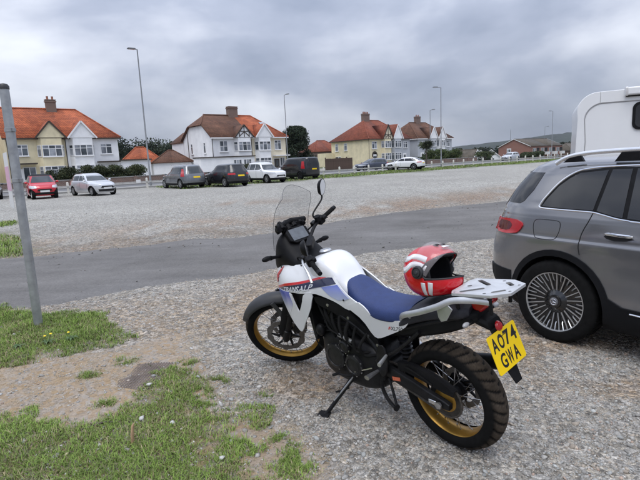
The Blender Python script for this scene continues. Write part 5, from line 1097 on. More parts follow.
def roof(parent, L_, D_, e, r, hl, zl, hr, zr, mL, mR=None, o=.35, split=None):
    """hipped roof; zl / zr = height where the hip starts (eave = full hip, ridge = gable end)"""
    y_ = lambda z: -o + (z - e) / (r - e) * (D_ / 2 + o); m_ = split if split is not None else L_ / 2; mR = mR or mL
    def half(x0, sgn, h, z, mm, nm):
        yf, yb_ = y_(z), D_ - y_(z); P = lambda *a: Vector(a); xe, xr = x0 - sgn * o, x0 + sgn * h
        F = [P(xe, -o, e), P(m_, -o, e), P(m_, D_ / 2, r), P(xr, D_ / 2, r)]; B = [P(m_, D_ + o, e), P(xe, D_ + o, e)]
        if z > e + .05: F += [P(xe, yf, z)]; B += [P(xe, yb_, z)]
        B += [P(xr, D_ / 2, r), P(m_, D_ / 2, r)]; polys = [F, B]
        if z < r - .05: polys.append([P(xe, yf, z), P(xr, D_ / 2, r), P(xe, yb_, z)])
        ro = slab('roof', polys, mm, parent)
        MB().tube([(m_, D_ / 2, r + .04), (xr, D_ / 2, r + .04)], .10, 8).build('ridge_tiles', mm, ro)
        if z < r - .05: MB().tube([(xr, D_ / 2, r + .03), (xe, yf, z + .03)], .085, 8).build('hip_tiles', mm, ro)
        return ro
    a = half(0, 1, hl, zl, mL, 'l'); b = half(L_, -1, hr, zr, mR, 'r')
    return a, b
def gable_end(parent, x, D_, e, z, r, o, m):
    """wall above the eaves where the roof ends in a (half) gable"""
    y_ = lambda q: -o + (q - e) / (r - e) * (D_ / 2 + o)
    pl_ = [(0, e - .3), (D_, e - .3), (D_, e + .02), (D_ - y_(z) - .05, z - .12), (y_(z) + .05, z - .12), (0, e + .02)]
    MB().prism(pl_, .2, Matrix(((0, 0, 1, x), (1, 0, 0, 0), (0, 1, 0, 0), (0, 0, 0, 1)))).build('gable_wall', m, parent)
def bay(parent, x0, x1, e, r, D_, wm, rm, gm, za, pj=.75, brick=False, timber=False, barge=UPVC, k=0, o=.35):
    c = .32; pl_ = [(x0, 0), (x0 + c, -pj), (x1 - c, -pj), (x1, 0)]
    b = MB().prism(pl_, e, Matrix.Identity(4)).build('bay', wm, parent)
    if brick: MB().prism([(x0 - .02, .0), (x0 + c - .01, -pj - .02), (x1 - c + .01, -pj - .02), (x1 + .02, .0)], .85, Matrix.Identity(4)).build('bay_plinth', BRICKD, b)
    w = x1 - x0 - 2 * c; al = math.atan2(pj, c); sl = math.hypot(pj, c)
    for z0, h in ((.92, 1.35), (3.35, 1.3)):
        win(parent, Vector((x0 + c + w / 2, -pj, z0)), 0, w - .06, h, 3, .32, True, k)
        win(parent, Vector((x0 + c / 2, -pj / 2, z0)), -al, sl - .12, h, 1, .32, False, k + 1); win(parent, Vector((x1 - c / 2, -pj / 2, z0)), al, sl - .12, h, 1, .32, False, k + 2)
    # gable over the bay
    xm = (x0 + x1) / 2; g0, g1 = x0 - .25, x1 + .25; yf = -pj - .1; ya = -o + (za - e) / (r - e) * (D_ / 2 + o) + .3
    MB().prism([(g0 + .08, e - .02), (g1 - .08, e - .02), (xm, za - .1)], .16, Matrix(((1, 0, 0, 0), (0, 0, 1, yf + .04), (0, 1, 0, 0), (0, 0, 0, 1)))).build('gable', gm, b)
    MB().box((xm, yf + .5, e - .04), (x1 - x0 + .3, pj + .1, .1)).build('bay_cornice', barge, b)
    slab('gable_roof', [[Vector((g0, yf - .1, e - .06)), Vector((xm, yf - .1, za)), Vector((xm, ya, za)), Vector((g0, -o + .15, e - .06))], [Vector((xm, yf - .1, za)), Vector((g1, yf - .1, e - .06)), Vector((g1, -o + .15, e - .06)), Vector((xm, ya, za))]], rm, b, .1)
    for a, d in ((g0, 1), (g1, -1)): MB().tube([(a, yf - .07, e - .10), (xm, yf - .07, za - .05)], .11, 4, sq=(.5, 1.1)).build('barge_board', barge, b)
    if timber:
        for i, f_ in enumerate((.25, .5, .75)):
            xx = g0 + (g1 - g0) * f_; zt = e + (za - e) * (1 - abs(f_ - .5) * 2) - .2; MB().box((xx, yf + .02, (e + zt) / 2), (.11, .06, zt - e)).build('timber', TIMB, b)
        MB().box((xm, yf + .018, e + .75), ((g1 - g0) * .58, .06, .1)).build('timber', TIMB, b)
        for s in (1, -1): MB().tube([(xm, yf + .015, e + .7), (xm + s * .8, yf + .015, e + .1)], .07, 4).build('timber', TIMB, b)
    return b
def chimney(parent, x, y, z0, z1, m=BRICKD, pots=3, w=1.1, d=.6):
    c = MB().box((x, y, (z0 + z1) / 2), (w, d, z1 - z0)).box((x, y, z1 - .18), (w + .14, d + .14, .12)).box((x, y, z1 + .03), (w + .08, d + .08, .08)).build('chimney', m, parent)
    for i in range(pots): MB().lathe([(.13, 0), (.11, .3), (.13, .33), (.13, .4), (.1, .4)], (x - w / 2 + w * (i + .5) / pots, y, z1 + .05), (0, 0, 1), 12).build('chimney_pot', mat('terracotta', (.3, .12, .07), .85, var=.15), c)
    return c
def fascia(parent, L_, D_, e, m, o=.33, left=True):
    MB().box((L_ / 2, -o, e - .12), (L_ + 2 * o, .1, .16)).build('gutter', m, parent)
    if left: MB().box((-o, D_ / 2, e - .12), (.1, D_ + 2 * o - .12, .16)).build('gutter', m, parent)
def downpipe(parent, x, y, e): MB().tube([(x, y, e - .15), (x, y, .1)], .045, 8).build('downpipe', TIMB, parent)
def door(parent, x, y, m, w=.95, h=2.05, glass=True):
    d = MB().box((x, y - .03, h / 2), (w + .16, .08, h + .1)).build('door', UPVC, parent); MB().box((x, y - .075, h / 2), (w, .04, h - .02)).build('door_leaf', m, d)
    if glass: MB().box((x, y - .10, h * .68), (w * .55, .02, h * .4)).build('pane', PANES[3], d)
    return d
RZ = R(40)
# pair 1: cream half and white half under one orange roof
h1 = thing('semi_detached_house', 'orange-roofed pair of houses, cream left half and white right half, behind the red car', 'house', (-34.0, 54.5, 0), RZ, 'houses along the street')
L_, D_, e, r = 12.0, 9.0, 5.5, 9.2
MB().box((L_ / 4, D_ / 2, e / 2), (L_ / 2, D_, e)).build('wall', CREAM, h1); MB().box((L_ * .75, D_ / 2, e / 2), (L_ / 2, D_, e)).build('wall', WREND, h1)
roof(h1, L_, D_, e, r, .6, 8.2, 3.3, e, T_OR); gable_end(h1, -.001, D_, e, 8.2, r, .35, CREAM); fascia(h1, L_, D_, e, TIMB, left=False)
bay(h1, 3.0, 5.75, e, r, D_, CREAM, T_OR, CREAM, 7.35, brick=True, barge=TIMB, k=0); bay(h1, 6.35, 9.1, e, r, D_, WREND, T_OR, WREND, 7.4, brick=True, barge=UPVC, k=1)
win(h1, Vector((1.45, 0, 3.5)), 0, 1.25, 1.25, 2, .3, True, 2); win(h1, Vector((10.55, 0, 3.5)), 0, 1.35, 1.25, 2, .3, True, 1)
MB().box((1.4, -.45, 2.62), (2.6, 1.0, .16)).build('porch_roof', TIMB, h1); door(h1, .75, -.02, UPVC); win(h1, Vector((1.95, 0, .75)), 0, 1.3, 1.5, 2, 0, True, 3)
MB().box((10.6, -.35, 2.55), (2.6, .8, .16)).build('porch_roof', TIMB, h1); door(h1, 10.0, -.02, UPVC); win(h1, Vector((11.2, 0, .9)), 0, 1.0, 1.3, 2, 0, True, 3)
chimney(h1, 5.9, D_ / 2 - .2, 8.2, 10.25, BRICKD, 2); downpipe(h1, 6.0, -.05, e); downpipe(h1, 0.1, -.06, e)
g = MB().box((14.0, 3.0, 1.3), (3.9, 6, 2.6)).build('garage', WREND, h1); MB().box((14.0, 2.9, 2.66), (4.1, 6.3, .16)).build('garage_roof', TIMB, g); MB().box((14.4, -.04, 1.1), (2.3, .06, 2.1)).build('garage_door', mat('white_door', (.7, .71, .72), .5, var=.03), g)
# neighbour to its left, only the corner in view
h0 = thing('semi_detached_house', 'cream house with brick base cut off by the left edge of the picture', 'house', (-44.2, 46.4, 0), RZ, 'houses along the street')
MB().box((5.2, 4.5, e / 2), (10.4, 9, e)).build('wall', CREAM2, h0); MB().box((5.2, -.03, .6), (10.4, .06, 1.2)).build('plinth', BRICKD, h0); roof(h0, 10.4, 9, e, 9.0, 3.3, e, 3.3, e, T_OR); win(h0, Vector((9.2, 0, 3.5)), 0, 1.3, 1.25, 2, .3, True, 0); win(h0, Vector((8.8, 0, .95)), 0, 1.6, 1.3, 2, .3, True, 1)
door(h0, 7.4, -.02, TIMB); bay(h0, 2.6, 5.4, e, 9.0, 9, CREAM2, T_OR, CREAM2, 7.4, brick=True, k=3)
# pair 2: white half with brown roof, cream half with orange roof
h2 = thing('semi_detached_house', 'pair of houses with brown-tiled white half and orange-tiled cream half, behind the white crossover', 'house', (-14.2, 68.2, 0), RZ, 'houses along the street')
L_, D_, e, r = 12.5, 9.0, 5.3, 8.75
MB().box((L_ / 4, D_ / 2, e / 2), (L_ / 2, D_, e)).build('wall', WREND, h2); MB().box((L_ * .75, D_ / 2, e / 2), (L_ / 2, D_, e)).build('wall', CREAM2, h2)
roof(h2, L_, D_, e, r, 1.3, 7.2, 3.2, e, T_BR, T_OR); gable_end(h2, -.001, D_, e, 7.2, r, .35, WREND); fascia(h2, L_, D_, e, UPVC, left=False)
bay(h2, 3.35, 6.05, e, r, D_, WREND, T_BR, WREND, 7.0, timber=True, barge=TIMB, k=1); bay(h2, 6.85, 9.5, e, r, D_, WREND, T_OR, WREND, 7.2, barge=UPVC, k=2)
win(h2, Vector((1.7, 0, 3.3)), 0, 1.25, 1.5, 2, .5, True, 2); win(h2, Vector((11.0, 0, 3.4)), 0, 1.2, 1.4, 2, .3, True, 2); win(h2, Vector((-.001, 2.3, 3.2)), -PI / 2, .55, 1.5, 1, .3, True, 3); win(h2, Vector((-.001, 6.3, 3.2)), -PI / 2, .55, 1.5, 1, .3, True, 3)
downpipe(h2, -.05, -.05, e); downpipe(h2, -.06, 7.4, 7.0); downpipe(h2, 6.3, -.05, e)
chimney(h2, 6.1, D_ / 2, 7.9, 10.0, BRICKD, 0, 1.5, .8)
MB().box((11.3, -.4, 2.5), (2.6, 1.0, .16)).build('porch_roof', UPVC, h2); door(h2, 10.6, -.02, TIMB); win(h2, Vector((11.7, 0, .9)), 0, .9, 1.3, 2, 0, True, 3)
MB().prism([(0, 0), (.8, 0), (.8, 1.1), (0, 1.1)], .06, Matrix.Translation((9.6, 1.9, 7.03)) @ Matrix.Rotation(R(36), 4, 'X')).build('skylight', PANES[2], h2)
x_ = MB().box((1.2, -1.0, 1.25), (8.4, 2.0, 2.5)).build('front_extension', WREND, h2); MB().box((1.2, -1.05, 2.56), (8.6, 2.2, .14)).build('flat_roof', TIMB, x_)
for xx, ww in ((2.6, 1.3), (4.2, 1.3)): win(h2, Vector((xx, -2.0, .95)), 0, ww, 1.2, 3, 0, True, 0)
w2 = MB().box((1.5, 11.2, 2.6), (3.0, 4.2, 5.2)).build('rear_wing', WREND, h2); slab('wing_roof', [[Vector((-.25, 9, 5.1)), Vector((-.25, 13.6, 5.1)), Vector((1.5, 12.2, 6.7)), Vector((1.5, 9, 6.9))], [Vector((1.5, 9, 6.9)), Vector((1.5, 12.2, 6.7)), Vector((3.2, 13.6, 5.1)), Vector((3.2, 9, 5.1))], [Vector((-.25, 13.6, 5.1)), Vector((3.2, 13.6, 5.1)), Vector((1.5, 12.2, 6.7))]], T_BR, w2)
# pair 3: cream house end-on with half-timbered gable, grey half beyond
h3 = thing('semi_detached_house', 'cream house end-on with red hipped roof and half-timbered gable, grey half beyond', 'house', (10.4, 96.5, 0), RZ, 'houses along the street')
L_, D_, e, r = 12.4, 11.0, 5.15, 9.2
MB().box((L_ / 4, D_ / 2, e / 2), (L_ / 2, D_, e)).build('wall', CREAM, h3); MB().box((L_ * .75, D_ / 2, e / 2), (L_ / 2, D_, e)).build('wall', GREND, h3)
roof(h3, L_, D_, e, r, 4.2, e, 3.6, e, T_RD); fascia(h3, L_, D_, e, TIMB)
bay(h3, 3.5, 6.0, e, r, D_, CREAM, T_RD, CREAM2, 7.9, timber=True, barge=TIMB, k=0); bay(h3, 6.5, 9.1, e, r, D_, GREND, T_RD, WREND, 8.0, barge=UPVC, k=3)
win(h3, Vector((1.5, 0, 3.2)), 0, 1.4, 1.4, 2, .3, True, 0); win(h3, Vector((10.9, 0, 3.2)), 0, 1.3, 1.3, 2, .3, True, 1)
for yy, zz in ((6.6, 3.1), (9.3, 3.1)): win(h3, Vector((-.001, yy, zz)), -PI / 2, .9, 1.5, 1, .3, True, 1)
win(h3, Vector((-.001, 8.9, .9)), -PI / 2, 1.6, 1.1, 2, 0, True, 3)
d_ = door(h3, 1.5, -.02, UPVC, 1.0); MB().lathe([(.72, 0), (.72, .12), (.5, .12), (.5, 0)], (1.5, -.02, 2.0), (0, -1, 0), 24).build('door_arch', TIMB, d_); door(h3, 10.6, -.02, UPVC)
chimney(h3, 4.9, D_ / 2, 8.5, 10.5, BRICKD, 4, 1.7, .8); downpipe(h3, -.06, -.06, e); downpipe(h3, 6.2, -.05, e)
MB().box((-1.2, 11.6, 1.4), (2.4, 3, 2.8), taper=.9).build('rear_outhouse', CREAM, h3)
# pair 4 further along
h4 = thing('semi_detached_house', 'grey-fronted pair of houses with brown roof and two white gables beyond the palm', 'house', (22.0, 106.3, 0), RZ, 'houses along the street')
L_, D_, e, r = 12.4, 10, 5.1, 8.9
MB().box((L_ / 2, D_ / 2, e / 2), (L_, D_, e)).build('wall', GREND, h4); roof(h4, L_, D_, e, r, 3.2, e, 3.2, e, T_BR); fascia(h4, L_, D_, e, UPVC)
bay(h4, 3.3, 5.9, e, r, D_, GREND, T_BR, WREND, 7.6, barge=UPVC, k=2); bay(h4, 6.5, 9.1, e, r, D_, WREND, T_BR, WREND, 7.6, barge=UPVC, k=0)
win(h4, Vector((1.5, 0, 3.2)), 0, 1.4, 1.3, 2, .3, True, 1); win(h4, Vector((10.9, 0, 3.2)), 0, 1.3, 1.3, 2, .3, True, 2); door(h4, 1.4, -.02, UPVC); chimney(h4, 6.2, D_ / 2, 8.3, 10.2, BRICKD, 2, 1.4, .8); win(h4, Vector((-.001, 5, 3.1)), -PI / 2, 1.0, 1.3, 1, .3, True, 2)
def bungalow(name, label, cat, loc, rz, L_, D_, e, r, wm, rm, hl=0, hr=0, gable_m=None, wins=(), full=False, group='low buildings between and beyond the houses'):
    """small building: gable ends where hl / hr is 0"""
    t = thing(name, label, cat, loc, rz, group); b = MB().box((L_ / 2, D_ / 2, e / 2 - .75), (L_, D_, e + 1.5)).build('wall', wm, t)
    roof(t, L_, D_, e, r, hl if hl else -.0, e if hl else r, hr if hr else -.0, e if hr else r, rm, o=.3)
    for x_, h in ((-.001, hl), (L_ - .199, hr)):
        if not h:
            gable_end(t, x_, D_, e, r, r, .3, gable_m or wm)
            xx = x_ - .3 if x_ < 1 else x_ + .5
            for s in (1, -1): MB().tube([(xx, D_ / 2 + s * (D_ / 2 + .3), e - .1), (xx, D_ / 2, r - .05)], .1, 4, sq=(.6, 1.2)).build('barge_board', UPVC, t)
    for a in wins: win(t, Vector(a[0]), a[1], a[2], a[3], a[4], 0, False, a[5])
    return t
bungalow('garage', 'small orange-roofed building with pale gable right of the white house', 'garage', (-28.9, 73.0, 0), R(24), 6.0, 5.5, 2.4, 4.7, WREND, T_OR, 2.4, 2.4)
bungalow('garage', 'low brown-roofed garage behind the grey SUV', 'garage', (-23.0, 69.6, 0), R(20), 5.2, 5.0, 2.2, 3.9, WREND, T_BR, 2.2, 2.2)
bungalow('house', 'distant red-roofed house peeping out right of the dark tree', 'house', (-.5, 128, -.6), R(30), 9.5, 9, 4.2, 7.2, BRICKD, T_RD, 3.5, 3.5)
def gl(x, y): return (x, y, float(gz(x, y)))
bungalow('bungalow', 'grey-brown roofed bungalow with white gable beyond the clipped hedge', 'bungalow', gl(34.8, 131), R(-35), 7, 6, 2.2, 4.4, WREND, T_GY, 0, 0, WREND)
bungalow('bungalow', 'small white-gabled bungalow left of the dark bush', 'bungalow', gl(52.6, 150), R(70), 8, 4.6, 2.3, 4.6, WREND, T_GY, 0, 0, WREND, [((-.001, 2.3, .9), -PI / 2, 1.4, 1.0, 2, 0)])
bungalow('bungalow', 'pale tan-roofed bungalow with white gable beside the brick block', 'bungalow', gl(57.6, 154), R(70), 9, 5.2, 2.4, 4.8, WREND, tile_mat('tan_tiles', (.34, .25, .16), (.27, .2, .13)), 0, 0, WREND, [((-.001, 2.6, .9), -PI / 2, 1.8, 1.2, 2, 2)])
bk = bungalow('apartment_block', 'two-storey red brick block with white-trimmed gable end', 'flats', gl(74.0, 170), R(42), 27, 11.6, 5.6, 8.3, BRICK, T_GY, 0, 0, BRICK, group='low buildings between and beyond the houses')
for i in range(4):
    for z_ in (.7, 3.3): win(bk, Vector((3.4 + i * 6.6, 0, z_)), 0, 2.6, 1.5, 3, 0, False, i)
    MB().box((6.6 + i * 6.6 - .4, -.5, 2.9), (2.6, 1.0, 1.0)).build('balcony', UPVC, bk); MB().box((6.2 + i * 6.6, -.03, 3.9), (2.2, .08, 2.0)).build('balcony_opening', DARKI, bk)
MB().box((-.04, 7.6, 3.4), (.1, 1.6, 3.4)).build('gable_panel', UPVC, bk); win(bk, Vector((-.1, 7.6, 1.9)), -PI / 2, 1.3, 2.9, 2, .5, False, 1)
bungalow('house', 'far brick house with brown roof just left of the motorhome', 'house', gl(98, 188), R(35), 14, 9, 3.6, 6.4, BRICKD, T_GY, 3, 3)
bungalow('bungalow', 'distant tan-roofed bungalow beyond the garden hedge', 'bungalow', gl(44, 175), R(30), 12, 8, 2.6, 5.4, WREND, tile_mat('buff_tiles', (.33, .26, .17), (.26, .2, .14)), 3, 3)

# ------------------------------------------------------------------ fences and garden walls
FPOST = mat('pale_painted_post', (.66, .64, .58), .8, var=.15, vs=9); FRAIL = mat('grey_rail', (.42, .41, .39), .8, var=.2, vs=5)
def post_mesh():
    b = MB().box((0, 0, .41), (.14, .14, .82)).box((0, 0, .845), (.13, .13, .05), taper=.45); return b
def rail_fence(label, u0, u1, step, zr=.55):
    o = along(u0, 0); t = thing('post_and_rail_fence', label, 'fence', (o.x, o.y, 0), SA, 'fences round the car park'); n = int((u1 - u0) / step); first = fr = None
    for i in range(n + 1):
        p = along(u0 + i * step, 0); z = float(gz(p.x, p.y))
        if first is None: first = post_mesh().build('post', FPOST, t, bevel=.01)
        c = first if i == 0 else link_copy(first, parent=t)
        c.location = (i * step, 0, z - .03 + rng.normal() * .012); c.rotation_euler = (rng.normal() * .02, rng.normal() * .02, rng.normal() * .05)
        if i < n:
            q = along(u0 + (i + 1) * step, 0); z1 = float(gz(q.x, q.y))
            if fr is None: fr = MB().box((step / 2, -.09, 0), (step - .004, .05, .11)).build('rail', FRAIL, t)
            d = fr if i == 0 else link_copy(fr, parent=t)
            d.location = (i * step, 0, z + zr); d.rotation_euler = (0, -math.atan2(z1 - z, step), 0)
    return t
rail_fence('pale low post-and-rail fence along the verge behind the red and silver cars', -31.0, -3.0, 2.84)
rail_fence('row of short pale posts with a low rail along the verge on the right', -1.2, 78, 2.05, .48)
s_ = along(-17.5, -.16, .62); tag(MB().box((0, 0, 0), (.34, .02, .24)).build('fence_sign', PLW), 'small blank-looking white plate on the low fence right of the silver car', 'sign'); sg_ = bpy.data.objects['fence_sign']; sg_.location = s_; sg_.rotation_euler = (0, 0, SA)
# low brick garden wall and dark board fence
def garden_wall(label, u0, u1, v, h, m):
    a = along(u0, v); t = thing('garden_wall', label, 'wall', (a.x, a.y, 0), SA, 'garden boundaries'); L0 = u1 - u0
    MB().box((L0 / 2, 0, h / 2 - .1), (L0, .22, h + .2)).build('brickwork', m, t); MB().box((L0 / 2, 0, h + .04), (L0 + .06, .3, .08)).build('coping', PAVE, t)
    for i in range(int(L0 / 3) + 1): MB().box((min(L0, i * 3.0), 0, h / 2), (.36, .36, h + .14)).build('pier', m, t)
    return t
garden_wall('low brown brick garden wall below the hedge', -26, -4.5, 12.7, .75, BRICKD); garden_wall('low brick garden wall in front of the middle pair of houses', -3.5, 9.5, 12.7, .8, BRICKD); garden_wall('low brick garden wall in front of the cream house', 17.5, 44, 12.7, .75, BRICKD)
a = along(11.2, 13.0); bf = thing('board_fence', 'dark brown timber board fence left of the cream house', 'fence', (a.x, a.y, 0), SA, 'garden boundaries'); bd = None
DKW = mat('brown_fence_boards', (.085, .055, .04), .85, var=.3, vs=5)
for i in range(28):
    if bd is None: bd = MB().box((0, 0, .85), (.165, .03, 1.7)).build('board', DKW, bf)
    c = bd if i == 0 else link_copy(bd, parent=bf)
    c.location = (i * .17, rng.normal() * .004, rng.normal() * .01 - .02)
for i in range(3): MB().box((i * 1.85, .09, .9), (.12, .12, 1.85)).build('post', DKW, bf)

# ------------------------------------------------------------------ lamp columns
LAMP = mat('galvanised_column', (.24, .25, .26), .5, metal=.4, var=.12, vs=3)
def lamp(label, x, y, h, arm, az, base=None):
    z = float(gz(x, y)); t = thing('street_lamp', label, 'street lamp', (x, y, z), 0, 'street lamps')
    MB().tube([(0, 0, -.1), (0, 0, 1.2), (0, 0, 1.25), (0, 0, h)], [.095, .095, .07, .045], 12).build('column', LAMP, t)
    d = Vector((math.cos(az), math.sin(az), .08)); MB().tube([(0, 0, h - .02), tuple(d * arm + Vector((0, 0, h)))], .035, 8).build('bracket', LAMP, t)
    c = d * (arm + .3) + Vector((0, 0, h)); Q = Matrix.Rotation(az, 3, 'Z'); hd_ = MB().box((0, 0, 0), (.7, .28, .1), taper=.8).xf(lambda q: Q @ q + c).build('lantern', mat('lantern_grey', (.12, .125, .13), .5, var=.1), t, bevel=.02)
    MB().box((0, 0, -.065), (.5, .2, .03)).xf(lambda q: Q @ q + c).build('lantern_glass', LAMPG, hd_)
lamp('tall lamp column on the verge between the white house and the grey SUV', -14.1, 41.4, 11.1, .15, R(215)); lamp('lamp column rising behind the black van', -4.3, 74, 11.2, .5, R(-50)); lamp('tall lamp column at the right-hand fence near the clipped hedge', 15.75, 62, 9.7, .5, R(200)); lamp('second, more distant lamp column left of the tall right-hand one', 22.05, 95, 10, .5, R(-50)); lamp('taller of the two lamp columns above the brick block', 58, 121, 11.5, .6, R(200)); lamp('shorter, farther lamp column above the brick block', 88.2, 190, 13.0, .8, R(-40))

# ------------------------------------------------------------------ trees, hedges, woods and hills
LEAF = mat('foliage', (.05, .07, .03), .75, var=.3, vs=.8, attr='tint', spec=.25); BARK = mat('bark', (.09, .075, .06), .9, var=.3, vs=8, bump=.4, bs=20)
def leaves(cent, rad, per, size, base, shade=.35, flat=.7):
    """leaf-sized faces spread through ellipsoidal clumps: cent (n,3), rad (n,3)"""
    n = len(cent) * per; ci = np.repeat(np.arange(len(cent)), per); d = rng.normal(size=(n, 3)); d /= np.linalg.norm(d, axis=1)[:, None]; rr = rng.random(n) ** .45
    P = cent[ci] + d * rad[ci] * rr[:, None]; a = rng.normal(size=(n, 3)); a /= np.linalg.norm(a, axis=1)[:, None]; b = np.cross(a, d + rng.normal(size=(n, 3)) * .6); b /= np.linalg.norm(b, axis=1)[:, None] + 1e-9
    s = size * (.6 + .8 * rng.random(n))[:, None]; V = np.stack([P - a * s, P + b * s * .55, P + a * s, P - b * s * .55], 1).reshape(-1, 3)
    cl = (.7 + .6 * rng.random(len(cent)))[ci] * (.75 + .5 * rng.random(n)); hue = rng.random((n, 1)); C_ = np.array(base) * cl[:, None] * (1 + (hue - .5) * np.array([.5, .12, -.2]))
    return V, np.arange(4 * n).reshape(-1, 4), np.repeat(C_, 4, 0)
def tree(name, label, loc, h, w, base, n=38, per=260, size=.16, cat='tree', low=.12, cone=0.0, group='trees and shrubs'):
    t = thing(name, label, cat, loc, 0, group); c = []; rd = []
    for i in range(n):
        f_ = low + (1 - low) * rng.random() ** .85; wr = (w / 2) * math.sqrt(max(.05, 1 - ((f_ - .42) / .62) ** 2)) * (1 - cone * f_); a = rng.random() * 2 * PI; q = wr * rng.random() ** .5 * .85
        c.append((math.cos(a) * q, math.sin(a) * q, f_ * h)); k = w * (.10 + .09 * rng.random()); rd.append((k * 1.15, k * 1.15, k * .8))
    c = np.array(c); rd = np.array(rd); c[:, 2] = np.minimum(c[:, 2], h - rd[:, 2])
    V, F, C_ = leaves(c, rd, per, size, base); np_mesh('crown', V, F, LEAF, t, col=C_)
    b = MB().tube([(0, 0, -.1), (.02 * h, 0, h * .3), (0, .02 * h, h * .75)], [w * .045, w * .035, w * .012], 10)
    for i in range(6): a = rng.random() * 6.28; z0 = h * (.2 + .08 * i); b.tube([(0, 0, z0), (math.cos(a) * w * .3, math.sin(a) * w * .3, z0 + h * .18)], [w * .016, w * .006], 6)
    b.build('trunk', BARK, t); return t
def hedge(label, pts, h, w, base, size=.07, dens=420, cat='hedge', rough=.25):
    a, b = Vector(pts[0]), Vector(pts[1]); L0 = (b - a).length; t = thing('hedge', label, cat, a, math.atan2(b.y - a.y, b.x - a.x), 'trees and shrubs'); n = int(L0 / .35) * 3; c = []
    for i in range(n):
        x_ = L0 * rng.random(); hh = h * (1 - rough * (.5 + .5 * math.sin(x_ * 1.3 + 2 * math.sin(x_ * .7))) * rng.random()); c.append((x_, (rng.random() - .5) * w * .5, .15 + (hh - .3) * rng.random() ** .7))
    c = np.array(c); V, F, C_ = leaves(c, np.tile([w * .36, w * .36, h * .2], (n, 1)), max(40, int(dens)), size, base); np_mesh('foliage', V, F, LEAF, t, col=C_)
    for i in range(int(L0 / .8)): x_ = .4 + i * .8; MB().tube([(x_, 0, -.1), (x_ + .05, .03, h * .6)], [.03, .012], 6).build('stem', BARK, t)
    return t
tree('evergreen_tree', 'dense dark evergreen tree beyond the black van', (-3.3, 84.0, 0), 7.4, 6.2, (.022, .034, .018), 95, 300, .13, low=.04, cone=.25)
hedge('dark clipped hedge in front of the white half of the left-hand houses', (along(-21.5, 13.7), along(-12.8, 13.7)), 2.0, 1.6, (.045, .055, .022), .08, 300)
hedge('bright green clipped hedge right of the lamp column', (along(33.5, 14.5), along(41.5, 14.5)), 2.3, 2.4, (.062, .085, .028), .09, 260, rough=.12)
hedge('low green shrubs left of the clipped hedge', (along(27.5, 13.8), along(32.2, 13.8)), 1.3, 1.4, (.05, .07, .03), .08, 200)
hedge('thin brown-green hedge by the garage behind the grey SUV', (along(-4.2, 13.6), along(.5, 13.6)), 1.5, 1.2, (.055, .06, .03), .07, 220)
hedge('low hedge far along the street near the bungalows', (along(62, 15), along(82, 22)), 1.2, 1.6, (.05, .065, .03), .12, 120)
def gp(x, y): return (x, y, float(gz(x, y)))
tree('bush', 'round dark bush between the two white-gabled bungalows', gp(51.2, 146), 2.9, 3.0, (.022, .034, .018), 22, 160, .2, 'bush')
tree('bush', 'dark bush right of the brick block', gp(92, 172), 4.5, 8, (.03, .042, .022), 22, 140, .25, 'bush')
tree('bush', 'green bush in front of the garden wall near the grey bungalow', gp(31.5, 92), 1.9, 4.0, (.055, .07, .03), 16, 160, .12, 'bush')
tree('bush', 'small green bush behind the grey SUV', tuple(along(-8.5, 14.2)), 1.7, 1.8, (.045, .055, .025), 14, 160, .09, 'bush')
# cabbage palm by the grey houses
pm = thing('palm', 'spiky cabbage palm in front of the grey houses', 'palm', gp(16.2, 72.5), 0, 'trees and shrubs')
MB().tube([(0, 0, -.1), (.05, .02, 1.2), (0, .05, 2.3), (.15, 0, 3.0)], [.13, .10, .10, .07], 10).build('trunk', BARK, pm)
V = []; Cc = []
for hx, hy, hz in ((0, 0, 3.0), (.35, .1, 3.2), (-.35, -.1, 3.1), (.1, .3, 2.8)):
    for i in range(90):
        d = rng.normal(size=3); d /= np.linalg.norm(d); d[2] = d[2] * .8 + .15; ln = .75 + .35 * rng.random(); sd_ = np.cross(d, [0, 0, 1]); sd_ = sd_ / (np.linalg.norm(sd_) + 1e-6) * .03; o_ = np.array([hx, hy, hz]); m_ = o_ + d * ln * .5; e2 = o_ + d * ln - np.array([0, 0, .25 * ln])
        V += [o_ - sd_, o_ + sd_, m_ + sd_ * 1.2, e2]; Cc += [np.array([.05, .06, .03]) * (.6 + .8 * rng.random())] * 4
np_mesh('crown', np.array(V), np.arange(len(V)).reshape(-1, 4), LEAF, pm, col=np.array(Cc))
# woodland rising behind the houses on the left
def wood(name, x0, x1, y0, y1, h0, h1, n, size, base, ground_h=None, per=120):
    c = []; rd = []
    for i in range(n):
        x_ = x0 + (x1 - x0) * rng.random(); y_ = y0 + (y1 - y0) * rng.random(); hh = h0 + (h1 - h0) * float(fbm(np.array([x_ * .05]), np.array([y_ * .05]), 77)[0]); g_ = ground_h(x_, y_) if ground_h else float(gz(x_, y_))
        for k in range(3): r_ = hh * (.16 + .14 * rng.random()); c.append((x_ + rng.normal() * hh * .14, y_ + rng.normal() * hh * .14, g_ + hh * (.25 + .6 * rng.random()))); rd.append((r_ * 1.3, r_ * 1.3, r_))
    V, F, C_ = leaves(np.array(c), np.array(rd), per, size, base); return tag(np_mesh(name, V, F, LEAF, col=C_), kind='stuff')
wood('woodland', -78, -36, 150, 185, 6.5, 13, 90, .34, (.026, .038, .02), per=200); wood('woodland', 30, 120, 300, 380, 6, 11, 70, .9, (.034, .044, .026)); wood('woodland', 118, 190, 240, 330, 6, 11, 60, .8, (.034, .044, .026))
wood('woodland', -20, 30, 260, 330, 6, 10, 40, .9, (.034, .044, .026)); wood('woodland', -200, -85, 190, 260, 8, 14, 60, .8, (.028, .038, .022))
